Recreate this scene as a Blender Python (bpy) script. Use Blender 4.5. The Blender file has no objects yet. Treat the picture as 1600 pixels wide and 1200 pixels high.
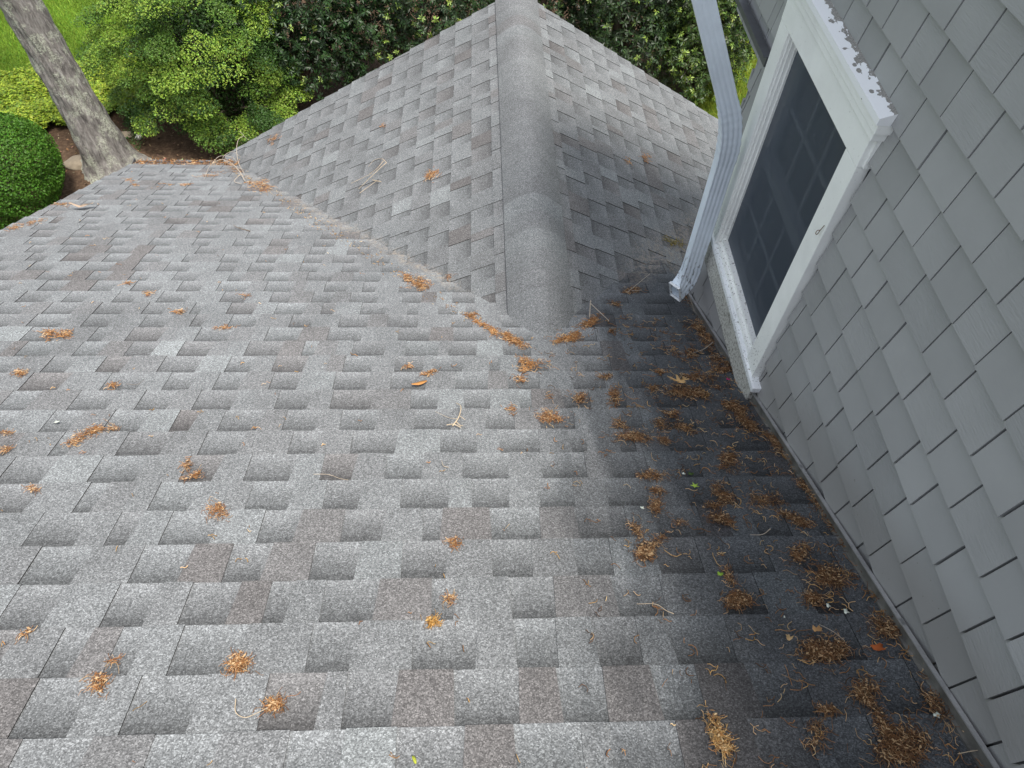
import bpy, math, random
import numpy as np
from mathutils import Vector, Matrix

random.seed(7)
rng = np.random.default_rng(7)
SC = bpy.context.scene
COL = SC.collection
R = math.radians
G = 6.3                                   # height of the camera above the garden; ground is z = 0

# ------------------------------------------------------------------ camera
cam_d = bpy.data.cameras.new('camera')
cam_d.sensor_fit = 'HORIZONTAL'; cam_d.sensor_width = 36.0
cam_d.lens = 36.0 * 1109.0 / 1600.0
cam_d.clip_start = 0.05; cam_d.clip_end = 400
cam = bpy.data.objects.new('camera', cam_d); COL.objects.link(cam)
rt = Vector((0.99872687, -0.0329676, 0.03818096)); up = Vector((0.00303555, 0.79479609, 0.60686898)); fw = Vector((0.05035309, 0.60598045, -0.79388428))
m = Matrix((rt, up, -fw)).transposed().to_4x4(); m.translation = Vector((0, 0, G))
cam.matrix_world = m
SC.camera = cam

# ------------------------------------------------------------------ sky and sun
SUN = Vector((0.165, -0.27, 0.949)).normalized()
W = bpy.data.worlds.new('World'); SC.world = W; W.use_nodes = True
wn_ = W.node_tree.nodes; wl_ = W.node_tree.links
sky = wn_.new('ShaderNodeTexSky'); sky.sky_type = 'NISHITA'; sky.sun_disc = False
sky.sun_elevation = math.asin(SUN.z); sky.sun_rotation = math.atan2(SUN.x, SUN.y)
sky.air_density = 1.0; sky.dust_density = 2.5; sky.ozone_density = 1.0
hs = wn_.new('ShaderNodeHueSaturation'); hs.inputs['Saturation'].default_value = .42      # thin bright haze
wl_.new(sky.outputs[0], hs.inputs['Color']); wl_.new(hs.outputs[0], wn_['Background'].inputs[0]); wn_['Background'].inputs[1].default_value = 0.15
sun_d = bpy.data.lights.new('sun', 'SUN'); sun_d.energy = 3.0; sun_d.angle = R(11.0); sun_d.color = (1.0, 0.955, 0.885)
sun = bpy.data.objects.new('sun', sun_d); COL.objects.link(sun)
sun.rotation_euler = (-SUN).to_track_quat('-Z', 'Y').to_euler(); sun.location = (4, -4, 14)
SC.view_settings.view_transform = 'Standard'; SC.view_settings.look = 'None'
SC.view_settings.gamma = 1.0; SC.view_settings.exposure = 0.82
SC.cycles.max_bounces = 6; SC.cycles.transparent_max_bounces = 8

# ------------------------------------------------------------------ material helpers
def mat(name):
    m = bpy.data.materials.new(name); m.use_nodes = True
    nt = m.node_tree; b = nt.nodes['Principled BSDF']
    return m, nt, nt.nodes, nt.links, b
def inp(b, k, v): b.inputs[k].default_value = v
def ramp(N, stops, interp='LINEAR'):
    r = N.new('ShaderNodeValToRGB'); cr = r.color_ramp; cr.interpolation = interp
    while len(cr.elements) < len(stops): cr.elements.new(0.5)
    for e, (p, c) in zip(cr.elements, stops):
        e.position = p
        e.color = (c, c, c, 1) if not hasattr(c, '__len__') else (*c, 1)
    return r
def mixc(N, L, a, b, fac, mode='MIX'):
    x = N.new('ShaderNodeMix'); x.data_type = 'RGBA'; x.blend_type = mode
    for i, v in ((0, fac), (6, a), (7, b)):
        if hasattr(v, 'links'): L.new(v, x.inputs[i])
        elif i == 0: x.inputs[0].default_value = v
        else: x.inputs[i].default_value = (*v, 1) if hasattr(v, '__len__') else (v, v, v, 1)
    return x.outputs[2]
def math_(N, L, op, a, b=None, clamp=False):
    x = N.new('ShaderNodeMath'); x.operation = op; x.use_clamp = clamp
    for i, v in enumerate((a, b)):
        if v is None: continue
        if hasattr(v, 'links'): L.new(v, x.inputs[i])
        else: x.inputs[i].default_value = v
    return x.outputs[0]
def smooth(N, L, v, lo, hi):
    x = N.new('ShaderNodeMapRange'); x.interpolation_type = 'SMOOTHSTEP'
    L.new(v, x.inputs[0]); x.inputs[1].default_value = lo; x.inputs[2].default_value = hi
    return x.outputs[0]
def noise(N, L, vec, scale, detail=3, rough=0.5, dist=0.0):
    x = N.new('ShaderNodeTexNoise'); x.inputs['Scale'].default_value = scale; x.inputs['Detail'].default_value = detail
    x.inputs['Roughness'].default_value = rough; x.inputs['Distortion'].default_value = dist
    if vec is not None: L.new(vec, x.inputs['Vector'])
    return x.outputs[0]
def mapping(N, L, vec, scale=(1, 1, 1), rot=(0, 0, 0), loc=(0, 0, 0)):
    x = N.new('ShaderNodeMapping'); L.new(vec, x.inputs[0])
    x.inputs['Scale'].default_value = scale; x.inputs['Rotation'].default_value = rot; x.inputs['Location'].default_value = loc
    return x.outputs[0]
def bump(N, L, b, h, strength, dist):
    x = N.new('ShaderNodeBump'); x.inputs['Strength'].default_value = strength; x.inputs['Distance'].default_value = dist
    L.new(h, x.inputs['Height']); L.new(x.outputs[0], b.inputs['Normal']); return x
def attr(N, name='col'):
    a = N.new('ShaderNodeAttribute'); a.attribute_name = name; return a
def coords(N): return N.new('ShaderNodeTexCoord').outputs['Object']

# asphalt shingles: col.r = blend tone, col.g = place within the exposure (0 = upslope), col.b = 1 on the base layer with the printed band
def shingle_mat(name, algae_and_shade, dim=1.0):
    m, nt, N, L, b = mat(name)
    a = attr(N); sep = N.new('ShaderNodeSeparateColor'); L.new(a.outputs['Color'], sep.inputs[0])
    co = coords(N)
    tone = ramp(N, [(0, (.045, .043, .042)), (.05, (.160, .152, .150)), (.16, (.190, .184, .183)), (.34, (.204, .209, .213)), (.7, (.226, .236, .241)), (1, (.270, .286, .290))])
    L.new(sep.outputs[0], tone.inputs[0])
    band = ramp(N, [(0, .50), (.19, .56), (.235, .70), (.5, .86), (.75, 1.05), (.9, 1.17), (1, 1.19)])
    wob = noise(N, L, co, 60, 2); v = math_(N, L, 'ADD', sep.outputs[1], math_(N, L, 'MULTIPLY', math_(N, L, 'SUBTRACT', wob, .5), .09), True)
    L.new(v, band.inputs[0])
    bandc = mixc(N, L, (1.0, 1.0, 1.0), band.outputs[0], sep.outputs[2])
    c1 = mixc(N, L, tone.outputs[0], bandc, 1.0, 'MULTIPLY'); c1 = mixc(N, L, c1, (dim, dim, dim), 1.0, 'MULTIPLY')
    vor = N.new('ShaderNodeTexVoronoi'); vor.inputs['Scale'].default_value = 360; L.new(co, vor.inputs['Vector'])
    vs = N.new('ShaderNodeSeparateColor'); L.new(vor.outputs['Color'], vs.inputs[0])
    gr = ramp(N, [(0, .50), (.3, .72), (.55, .94), (.78, 1.14), (.9, 1.38), (1, 1.75)]); L.new(vs.outputs[0], gr.inputs[0])
    c2 = mixc(N, L, c1, gr.outputs[0], 1.0, 'MULTIPLY')
    n2 = noise(N, L, co, 130, 2); g2 = ramp(N, [(.3, .8), (.7, 1.2)]); L.new(n2, g2.inputs[0])
    c2 = mixc(N, L, c2, g2.outputs[0], .8, 'MULTIPLY')
    n3 = noise(N, L, co, 2.4, 6, .68); g3 = ramp(N, [(.28, .80), (.5, 1.0), (.72, 1.16)]); L.new(n3, g3.inputs[0])
    c2 = mixc(N, L, c2, g3.outputs[0], 1.0, 'MULTIPLY')
    if algae_and_shade:
        # black algae in ragged tongues from the damp joint, widened to paint wall shade
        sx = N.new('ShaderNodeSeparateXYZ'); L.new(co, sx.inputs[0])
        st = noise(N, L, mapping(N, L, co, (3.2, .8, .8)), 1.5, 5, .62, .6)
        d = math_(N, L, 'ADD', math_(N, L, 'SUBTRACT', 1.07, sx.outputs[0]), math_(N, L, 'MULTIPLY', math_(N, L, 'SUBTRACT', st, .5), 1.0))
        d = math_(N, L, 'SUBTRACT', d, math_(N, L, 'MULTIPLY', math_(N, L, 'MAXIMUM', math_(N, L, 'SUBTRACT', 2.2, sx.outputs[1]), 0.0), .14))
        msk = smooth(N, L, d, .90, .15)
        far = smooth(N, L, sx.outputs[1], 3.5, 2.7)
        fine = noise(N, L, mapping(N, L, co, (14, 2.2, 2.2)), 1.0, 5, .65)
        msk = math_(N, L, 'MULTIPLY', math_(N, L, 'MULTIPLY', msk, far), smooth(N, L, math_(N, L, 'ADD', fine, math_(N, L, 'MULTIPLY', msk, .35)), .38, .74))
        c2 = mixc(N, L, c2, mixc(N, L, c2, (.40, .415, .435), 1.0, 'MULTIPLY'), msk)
    # tan grit washed into the two valleys
    sx = N.new('ShaderNodeSeparateXYZ'); L.new(co, sx.inputs[0])
    nz = noise(N, L, co, 9, 4, .65); nz2 = noise(N, L, co, 45, 3, .6)
    def line(x0, y0, x1, y1, w):
        l_ = math.hypot(x1 - x0, y1 - y0); a_, b_ = (y1 - y0) / l_, -(x1 - x0) / l_
        v_ = math_(N, L, 'ADD', math_(N, L, 'MULTIPLY', sx.outputs[0], a_), math_(N, L, 'MULTIPLY', sx.outputs[1], b_))
        v_ = math_(N, L, 'ABSOLUTE', math_(N, L, 'SUBTRACT', v_, x0 * a_ + y0 * b_))
        v_ = math_(N, L, 'ADD', v_, math_(N, L, 'MULTIPLY', math_(N, L, 'SUBTRACT', nz, .5), .16))
        return smooth(N, L, v_, w, .0)
    gl = math_(N, L, 'MULTIPLY', line(.31, 2.15, -2.15, 5.28, .06), smooth(N, L, sx.outputs[0], .05, -.2))
    gr_ = math_(N, L, 'MULTIPLY', line(.55, 2.45, 1.1, 3.15, .20), smooth(N, L, sx.outputs[0], .72, 1.0))
    gm = math_(N, L, 'MULTIPLY', math_(N, L, 'MAXIMUM', gl, gr_), smooth(N, L, nz2, .40, .66))
    grit = mixc(N, L, (.30, .255, .205), gr.outputs[0], .6, 'MULTIPLY')
    c2 = mixc(N, L, c2, grit, math_(N, L, 'MULTIPLY', gm, .6))
    L.new(c2, b.inputs['Base Color']); inp(b, 'Roughness', .92); inp(b, 'Specular IOR Level', .25)
    bump(N, L, b, vs.outputs[0], .4, .0012)
    return m
M = {}
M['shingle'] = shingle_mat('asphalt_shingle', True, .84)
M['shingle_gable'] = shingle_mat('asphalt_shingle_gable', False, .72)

def simple(name, base, rough=.6, var=.12, scale=8, bmp=0, bscale=60, spec=.4, metal=0):
    m, nt, N, L, b = mat(name); co = coords(N)
    n = noise(N, L, co, scale, 5, .6); r = ramp(N, [(.25, 1 - var), (.75, 1 + var)]); L.new(n, r.inputs[0])
    L.new(mixc(N, L, base, r.outputs[0], 1, 'MULTIPLY'), b.inputs['Base Color'])
    inp(b, 'Roughness', rough); inp(b, 'Specular IOR Level', spec); inp(b, 'Metallic', metal)
    if bmp: bump(N, L, b, noise(N, L, co, bscale, 3), bmp, .002)
    return m
def siding_mat():
    m, nt, N, L, b = mat('siding_paint'); co = coords(N)
    a = attr(N); sep = N.new('ShaderNodeSeparateColor'); L.new(a.outputs['Color'], sep.inputs[0])
    tone = ramp(N, [(0, (.06, .065, .074)), (.06, (.278, .284, .284)), (.5, (.311, .317, .317)), (1, (.338, .344, .344))]); L.new(sep.outputs[0], tone.inputs[0])
    n = noise(N, L, co, 3, 5, .6); r = ramp(N, [(.3, .92), (.7, 1.06)]); L.new(n, r.inputs[0])
    c = mixc(N, L, tone.outputs[0], r.outputs[0], 1, 'MULTIPLY')
    # splash dirt specks
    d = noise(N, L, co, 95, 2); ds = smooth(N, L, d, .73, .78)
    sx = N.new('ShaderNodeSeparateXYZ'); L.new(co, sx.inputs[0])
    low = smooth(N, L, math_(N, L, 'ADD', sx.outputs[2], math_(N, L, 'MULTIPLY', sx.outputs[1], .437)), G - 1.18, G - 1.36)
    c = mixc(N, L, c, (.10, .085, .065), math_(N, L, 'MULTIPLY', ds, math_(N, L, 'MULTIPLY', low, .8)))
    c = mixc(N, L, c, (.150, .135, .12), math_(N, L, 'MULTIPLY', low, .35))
    L.new(c, b.inputs['Base Color']); inp(b, 'Roughness', .62); inp(b, 'Specular IOR Level', .35)
    # raised cedar grain, stronger on some shingles
    g = noise(N, L, mapping(N, L, co, (10, 26, 260), (R(14), 0, 0)), 1.0, 3, .5, .5)
    amp = ramp(N, [(.30, .10), (.75, 1.0)]); L.new(sep.outputs[1], amp.inputs[0])
    h = math_(N, L, 'MULTIPLY', g, amp.outputs[0])
    bump(N, L, b, h, .55, .0028)
    return m
M['siding'] = siding_mat()
def trim_mat(name, dirt_amt, base=(.86, .88, .85), lo=.56, hi=.66, scale=70):
    m, nt, N, L, b = mat(name); co = coords(N)
    n = noise(N, L, co, 5, 5, .6); r = ramp(N, [(.3, .9), (.7, 1.05)]); L.new(n, r.inputs[0])
    c = mixc(N, L, base, r.outputs[0], 1, 'MULTIPLY')
    if dirt_amt:
        d = smooth(N, L, noise(N, L, co, scale, 3, .6), lo, hi)
        c = mixc(N, L, c, (.16, .15, .13), math_(N, L, 'MULTIPLY', d, dirt_amt))
        sx = N.new('ShaderNodeSeparateXYZ'); L.new(co, sx.inputs[0])
        low = smooth(N, L, sx.outputs[2], G - 1.80, G - 2.12); d2 = smooth(N, L, noise(N, L, co, 120, 3, .6), .60, .66)      # mildew specks low on the casing
        c = mixc(N, L, c, (.12, .11, .09), math_(N, L, 'MULTIPLY', math_(N, L, 'MULTIPLY', low, d2), .85))
    L.new(c, b.inputs['Base Color']); inp(b, 'Roughness', .5); inp(b, 'Specular IOR Level', .4)
    bump(N, L, b, noise(N, L, co, 180, 2), .08, .001)
    return m
M['trim'] = trim_mat('trim_paint', .25, lo=.66, hi=.74)
M['sill'] = trim_mat('sill_paint', .9, (.80, .83, .84), .63, .68, 45)
M['apron'] = trim_mat('dirty_apron', .85, (.52, .52, .48), .50, .60, 110)
def cap_mat():
    # white paint flaking off grey weathered wood, worst towards the wall
    m, nt, N, L, b = mat('flaking_cap_paint'); co = coords(N)
    a = attr(N); sep = N.new('ShaderNodeSeparateColor'); L.new(a.outputs['Color'], sep.inputs[0])
    n = noise(N, L, mapping(N, L, co, (1.8, .8, 1)), 26, 4, .6); n2 = noise(N, L, co, 240, 2)
    v = math_(N, L, 'ADD', n, math_(N, L, 'MULTIPLY', sep.outputs[0], .46))
    k = smooth(N, L, v, .745, .76)
    vo = N.new('ShaderNodeTexVoronoi'); vo.inputs['Scale'].default_value = 34; L.new(mapping(N, L, co, (1.6, .8, 1)), vo.inputs['Vector'])
    vs = N.new('ShaderNodeSeparateColor'); L.new(vo.outputs['Color'], vs.inputs[0])
    rad = math_(N, L, 'MULTIPLY', math_(N, L, 'SUBTRACT', math_(N, L, 'ADD', vs.outputs[0], math_(N, L, 'MULTIPLY', sep.outputs[0], .55)), .56), .58)
    wob = math_(N, L, 'ADD', vo.outputs['Distance'], math_(N, L, 'MULTIPLY', math_(N, L, 'SUBTRACT', n2, .5), .16))
    k = math_(N, L, 'MAXIMUM', k, smooth(N, L, math_(N, L, 'SUBTRACT', wob, rad), .02, -.02))
    grey = ramp(N, [(.3, (.16, .16, .15)), (.7, (.33, .32, .29))]); L.new(n2, grey.inputs[0])
    c = mixc(N, L, (.84, .86, .87), grey.outputs[0], k)
    L.new(c, b.inputs['Base Color']); inp(b, 'Roughness', .55)
    bump(N, L, b, math_(N, L, 'SUBTRACT', 1, k), .5, .0015)
    return m
M['cap'] = cap_mat()
M['metal'] = simple('galvanised_flashing', (.20, .195, .18), .45, .5, 22, .2, 40, .5, .55)
M['metal_edge'] = simple('bright_flashing_lip', (.42, .42, .42), .4, .2, 22, 0, 40, .5, .5)
M['strip'] = simple('dark_metal_strip', (.10, .105, .115), .45, .2, 20, 0, 40, .5, .4)
def pipe_mat():
    m, nt, N, L, b = mat('painted_aluminium_pipe'); co = coords(N)
    n = noise(N, L, co, 6, 5, .6); r = ramp(N, [(.3, .88), (.7, 1.06)]); L.new(n, r.inputs[0])
    c = mixc(N, L, (.72, .80, .87), r.outputs[0], 1, 'MULTIPLY')
    sx = N.new('ShaderNodeSeparateXYZ'); L.new(co, sx.inputs[0])
    low = smooth(N, L, sx.outputs[2], G - 2.05, G - 2.36)
    d = smooth(N, L, noise(N, L, mapping(N, L, co, (1, 1, .45)), 75, 3, .6), .56, .62)
    c = mixc(N, L, c, (.13, .125, .12), math_(N, L, 'MULTIPLY', math_(N, L, 'MULTIPLY', d, low), .85))
    L.new(c, b.inputs['Base Color']); inp(b, 'Roughness', .38); inp(b, 'Specular IOR Level', .5)
    return m
M['pipe'] = pipe_mat()
def glass_mat():
    m, nt, N, L, b = mat('window_glass')
    inp(b, 'Base Color', (.012, .014, .018, 1)); inp(b, 'Roughness', .03); inp(b, 'Specular IOR Level', .6)
    co = coords(N); bump(N, L, b, noise(N, L, co, 3, 1), .05, .004)
    return m
M['glass'] = glass_mat()
def screen_mat():
    m, nt, N, L, b = mat('insect_screen')
    inp(b, 'Base Color', (.045, .062, .088, 1)); inp(b, 'Roughness', .45); inp(b, 'Alpha', .70)
    return m
M['screen'] = screen_mat()
M['sash'] = simple('sash_paint', (.28, .31, .34), .5, .06, 5)

def leaf_mat(name, rough=.5, trans=.3, spec=.3):
    m, nt, N, L, b = mat(name); a = attr(N)
    L.new(a.outputs['Color'], b.inputs['Base Color']); inp(b, 'Roughness', rough); inp(b, 'Specular IOR Level', spec)
    t = N.new('ShaderNodeBsdfTranslucent'); L.new(a.outputs['Color'], t.inputs[0])
    mx = N.new('ShaderNodeMixShader'); mx.inputs[0].default_value = trans
    L.new(b.outputs[0], mx.inputs[1]); L.new(t.outputs[0], mx.inputs[2]); L.new(mx.outputs[0], N['Material Output'].inputs[0])
    return m
M['leaf'] = leaf_mat('foliage'); M['gloss_leaf'] = leaf_mat('glossy_foliage', .42, .22, .35)
M['litter'] = leaf_mat('dry_litter', .8, .12, .15)
M['grass'] = leaf_mat('grass_blades', .6, .3, .2)
def bark_mat():
    m, nt, N, L, b = mat('oak_bark'); co = coords(N)
    st = mapping(N, L, co, (7, 7, 1.6))
    n = noise(N, L, st, 3.2, 6, .65, .4); r = ramp(N, [(.3, (.07, .063, .057)), (.48, (.20, .183, .167)), (.72, (.38, .36, .335))]); L.new(n, r.inputs[0])
    li = noise(N, L, co, 5, 5, .7); k = smooth(N, L, li, .47, .60)
    n2 = noise(N, L, co, 60, 3); k = math_(N, L, 'MULTIPLY', k, smooth(N, L, n2, .36, .56))
    c = mixc(N, L, r.outputs[0], (.50, .52, .41), math_(N, L, 'MULTIPLY', k, .85))
    L.new(c, b.inputs['Base Color']); inp(b, 'Roughness', .9)
    bump(N, L, b, noise(N, L, st, 7, 6, .7, .4), 1.0, .032)
    return m
M['bark'] = bark_mat()
def ground_mat(name, stops, scale, bmp=.6, extra=None):
    m, nt, N, L, b = mat(name); co = coords(N)
    n = noise(N, L, co, scale, 8, .7); r = ramp(N, stops); L.new(n, r.inputs[0]); c = r.outputs[0]
    if extra == 'mow':
        w = N.new('ShaderNodeTexWave'); w.inputs['Scale'].default_value = .35; w.inputs['Distortion'].default_value = 1.5; w.inputs['Detail'].default_value = 2
        L.new(mapping(N, L, co, (1, 1, 1), (0, 0, R(65))), w.inputs['Vector'])
        rr = ramp(N, [(0, .86), (1, 1.12)]); L.new(w.outputs[1], rr.inputs[0]); c = mixc(N, L, c, rr.outputs[0], 1, 'MULTIPLY')
    L.new(c, b.inputs['Base Color']); inp(b, 'Roughness', .95); inp(b, 'Specular IOR Level', .1)
    bump(N, L, b, noise(N, L, co, scale * 3, 4, .7), bmp, .03)
    return m
M['mulch'] = ground_mat('bark_mulch', [(.25, (.035, .022, .014)), (.5, (.085, .055, .036)), (.75, (.17, .115, .075))], 22)
M['lawn'] = ground_mat('lawn_ground', [(.3, (.06, .13, .015)), (.7, (.10, .20, .025))], 30, .5, 'mow')
M['earth'] = ground_mat('ground_soil', [(.3, (.05, .07, .02)), (.7, (.09, .11, .04))], 6)
M['stone'] = simple('field_stone', (.20, .165, .12), .85, .25, 14, .5, 40)
M['white_stone'] = simple('white_stone', (.75, .73, .68), .8, .1, 14, .3, 40)
M['twig'] = simple('grey_twig', (.36, .31, .25), .85, .35, 60, .4, 120)
M['pale_twig'] = simple('pale_dry_twig', (.46, .37, .26), .8, .3, 60, .3, 120)
M['dark_twig'] = simple('dark_twig', (.14, .11, .085), .85, .35, 60, .4, 120)
M['rust'] = simple('rusty_wire', (.16, .09, .05), .7, .3, 90)
M['dark'] = simple('dark_void', (.02, .022, .025), .9, .1, 4)

# ------------------------------------------------------------------ mesh helpers
def link(name, me, parent=None):
    o = bpy.data.objects.new(name, me); COL.objects.link(o)
    if parent: o.parent = parent; o.matrix_parent_inverse = parent.matrix_world.inverted()
    return o
def tag(o, label=None, cat=None, group=None, kind=None):
    if label: o['label'] = label
    if cat: o['category'] = cat
    if group: o['group'] = group
    if kind: o['kind'] = kind
    return o
def empty(name, loc):
    o = bpy.data.objects.new(name, None); COL.objects.link(o); o.location = loc
    bpy.context.view_layer.update()
    return o
def arrays(name, V, F, material, col=None, parent=None, smoothf=False, loc=(0, 0, 0)):
    """V (n,3), F (k,3 or 4) arrays, col (n,3): ONE mesh object; V are world positions"""
    V = np.asarray(V, np.float32) - np.asarray(loc, np.float32); F = np.asarray(F, np.int32)
    me = bpy.data.meshes.new(name); k = F.shape[1]
    me.vertices.add(len(V)); me.vertices.foreach_set('co', V.ravel())
    me.loops.add(F.size); me.loops.foreach_set('vertex_index', F.ravel())
    me.polygons.add(len(F)); me.polygons.foreach_set('loop_start', np.arange(0, F.size, k, dtype=np.int32))
    me.polygons.foreach_set('loop_total', np.full(len(F), k, np.int32))
    if smoothf: me.polygons.foreach_set('use_smooth', np.ones(len(F), bool))
    if col is not None:
        a = me.color_attributes.new('col', 'FLOAT_COLOR', 'POINT')
        c = np.ones((len(V), 4), np.float32); c[:, :3] = col; a.data.foreach_set('color', c.ravel())
    me.update(); me.validate()
    me.materials.append(material)
    o = bpy.data.objects.new(name, me); COL.objects.link(o)
    if parent: o.parent = parent; o.matrix_parent_inverse = parent.matrix_world.inverted()
    o.location = loc
    return o
class MB:
    def __init__(s): s.v = []; s.f = []; s.c = []
    def quad(s, p, c=(0.5, 0.5, 0)):
        n = len(s.v); s.v += [tuple(q) for q in p]; s.f.append(tuple(range(n, n + len(p))))
        s.c += [c] * len(p) if not hasattr(c[0], '__len__') else list(c)
    def box(s, fr, a, b, c=(0.5, 0.5, 0)):
        """box between (u,v,w) corners a and b in frame fr(u,v,w)->point"""
        (x0, y0, z0), (x1, y1, z1) = a, b
        P = [fr(x, y, z) for z in (z0, z1) for y in (y0, y1) for x in (x0, x1)]
        for q in ((0, 2, 3, 1), (4, 5, 7, 6), (0, 1, 5, 4), (2, 6, 7, 3), (0, 4, 6, 2), (1, 3, 7, 5)):
            s.quad([P[i] for i in q], c)
    def build(s, name, material, parent=None, bevel=0, weld=False, loc=(0, 0, 0)):
        me = bpy.data.meshes.new(name)
        lv = Vector(loc)
        me.from_pydata([Vector(v) - lv for v in s.v], [], s.f)
        a = me.color_attributes.new('col', 'FLOAT_COLOR', 'POINT')
        c = np.ones((len(s.v), 4), np.float32); c[:, :3] = np.array(s.c, np.float32); a.data.foreach_set('color', c.ravel())
        me.materials.append(material)
        o = link(name, me, parent); o.location = lv
        if bevel:
            import bmesh
            bm = bmesh.new(); bm.from_mesh(me); bmesh.ops.remove_doubles(bm, verts=bm.verts, dist=1e-5)
            bmesh.ops.recalc_face_normals(bm, faces=bm.faces)
            bmesh.ops.bevel(bm, geom=list(bm.edges), offset=bevel, segments=2, affect='EDGES', profile=.6); bm.to_mesh(me); bm.free()
        return o
def tube(pts, rad, seg=6, caps=True):
    """returns V, F(quads) of a tapered tube along pts with radii rad"""
    pts = [Vector(p) for p in pts]; V = []; F = []
    for i, p in enumerate(pts):
        t = (pts[min(i + 1, len(pts) - 1)] - pts[max(i - 1, 0)]).normalized()
        a = t.cross(Vector((.31, .17, .93))).normalized(); b = t.cross(a)
        for k in range(seg):
            an = 2 * math.pi * k / seg; V.append(p + (a * math.cos(an) + b * math.sin(an)) * rad[i])
    for i in range(len(pts) - 1):
        for k in range(seg):
            k2 = (k + 1) % seg; F.append((i * seg + k, i * seg + k2, (i + 1) * seg + k2, (i + 1) * seg + k))
    return [tuple(v) for v in V], F
def tubes(list_of):
    V = []; F = []
    for pts, rad, seg in list_of:
        v, f = tube(pts, rad, seg); n = len(V); V += v; F += [tuple(i + n for i in q) for q in f]
    return np.array(V), np.array(F)
def smooth_path(pts, n=6):
    """Catmull-Rom through pts"""
    P = [Vector(p) for p in pts]; P = [P[0] * 2 - P[1]] + P + [P[-1] * 2 - P[-2]]; out = []
    for i in range(1, len(P) - 2):
        for k in range(n):
            t = k / n; a, b, c, d = P[i - 1:i + 3]
            out.append(.5 * ((2 * b) + (c - a) * t + (2 * a - 5 * b + 4 * c - d) * t * t + (3 * b - a - 3 * c + d) * t ** 3))
    out.append(P[-2]); return out

# ------------------------------------------------------------------ frames: main roof, gable slopes, wall
A = R(23.6); H = 1.36; GP = R(30)
DN = Vector((0, math.cos(A), -math.sin(A))); NR = Vector((0, math.sin(A), math.cos(A)))
O_M = Vector((0, 0, G)) - NR * H
UR, ZR = .312, G - 2.42                     # gable ridge
def fM(u, s, h=0): return O_M + Vector((u, 0, 0)) + DN * s + NR * h
def fL(y, q, h=0):
    return Vector((UR, y, ZR)) + Vector((-math.cos(GP), 0, -math.sin(GP))) * q + Vector((-math.sin(GP), 0, math.cos(GP))) * h
def fR(y, q, h=0):
    return Vector((UR, y, ZR)) + Vector((math.cos(GP), 0, -math.sin(GP))) * q + Vector((math.sin(GP), 0, math.cos(GP))) * h
PLANE = {'M': fM, 'L': fL, 'R': fR}
P2 = Vector((1.0417, .2179, 0)); WD = Vector((.02255, .99975, 0)); WN = Vector((-.99975, .02255, 0))
def fW(s, z, off=0): return P2 + WD * s + WN * off + Vector((0, 0, G + z))   # z relative to the eye height

# ------------------------------------------------------------------ HOUSE
house = empty('house', (0, 2.5, 0))
tag(house, 'grey shingled house with an asphalt roof, cross gable and white window', 'house')

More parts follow.
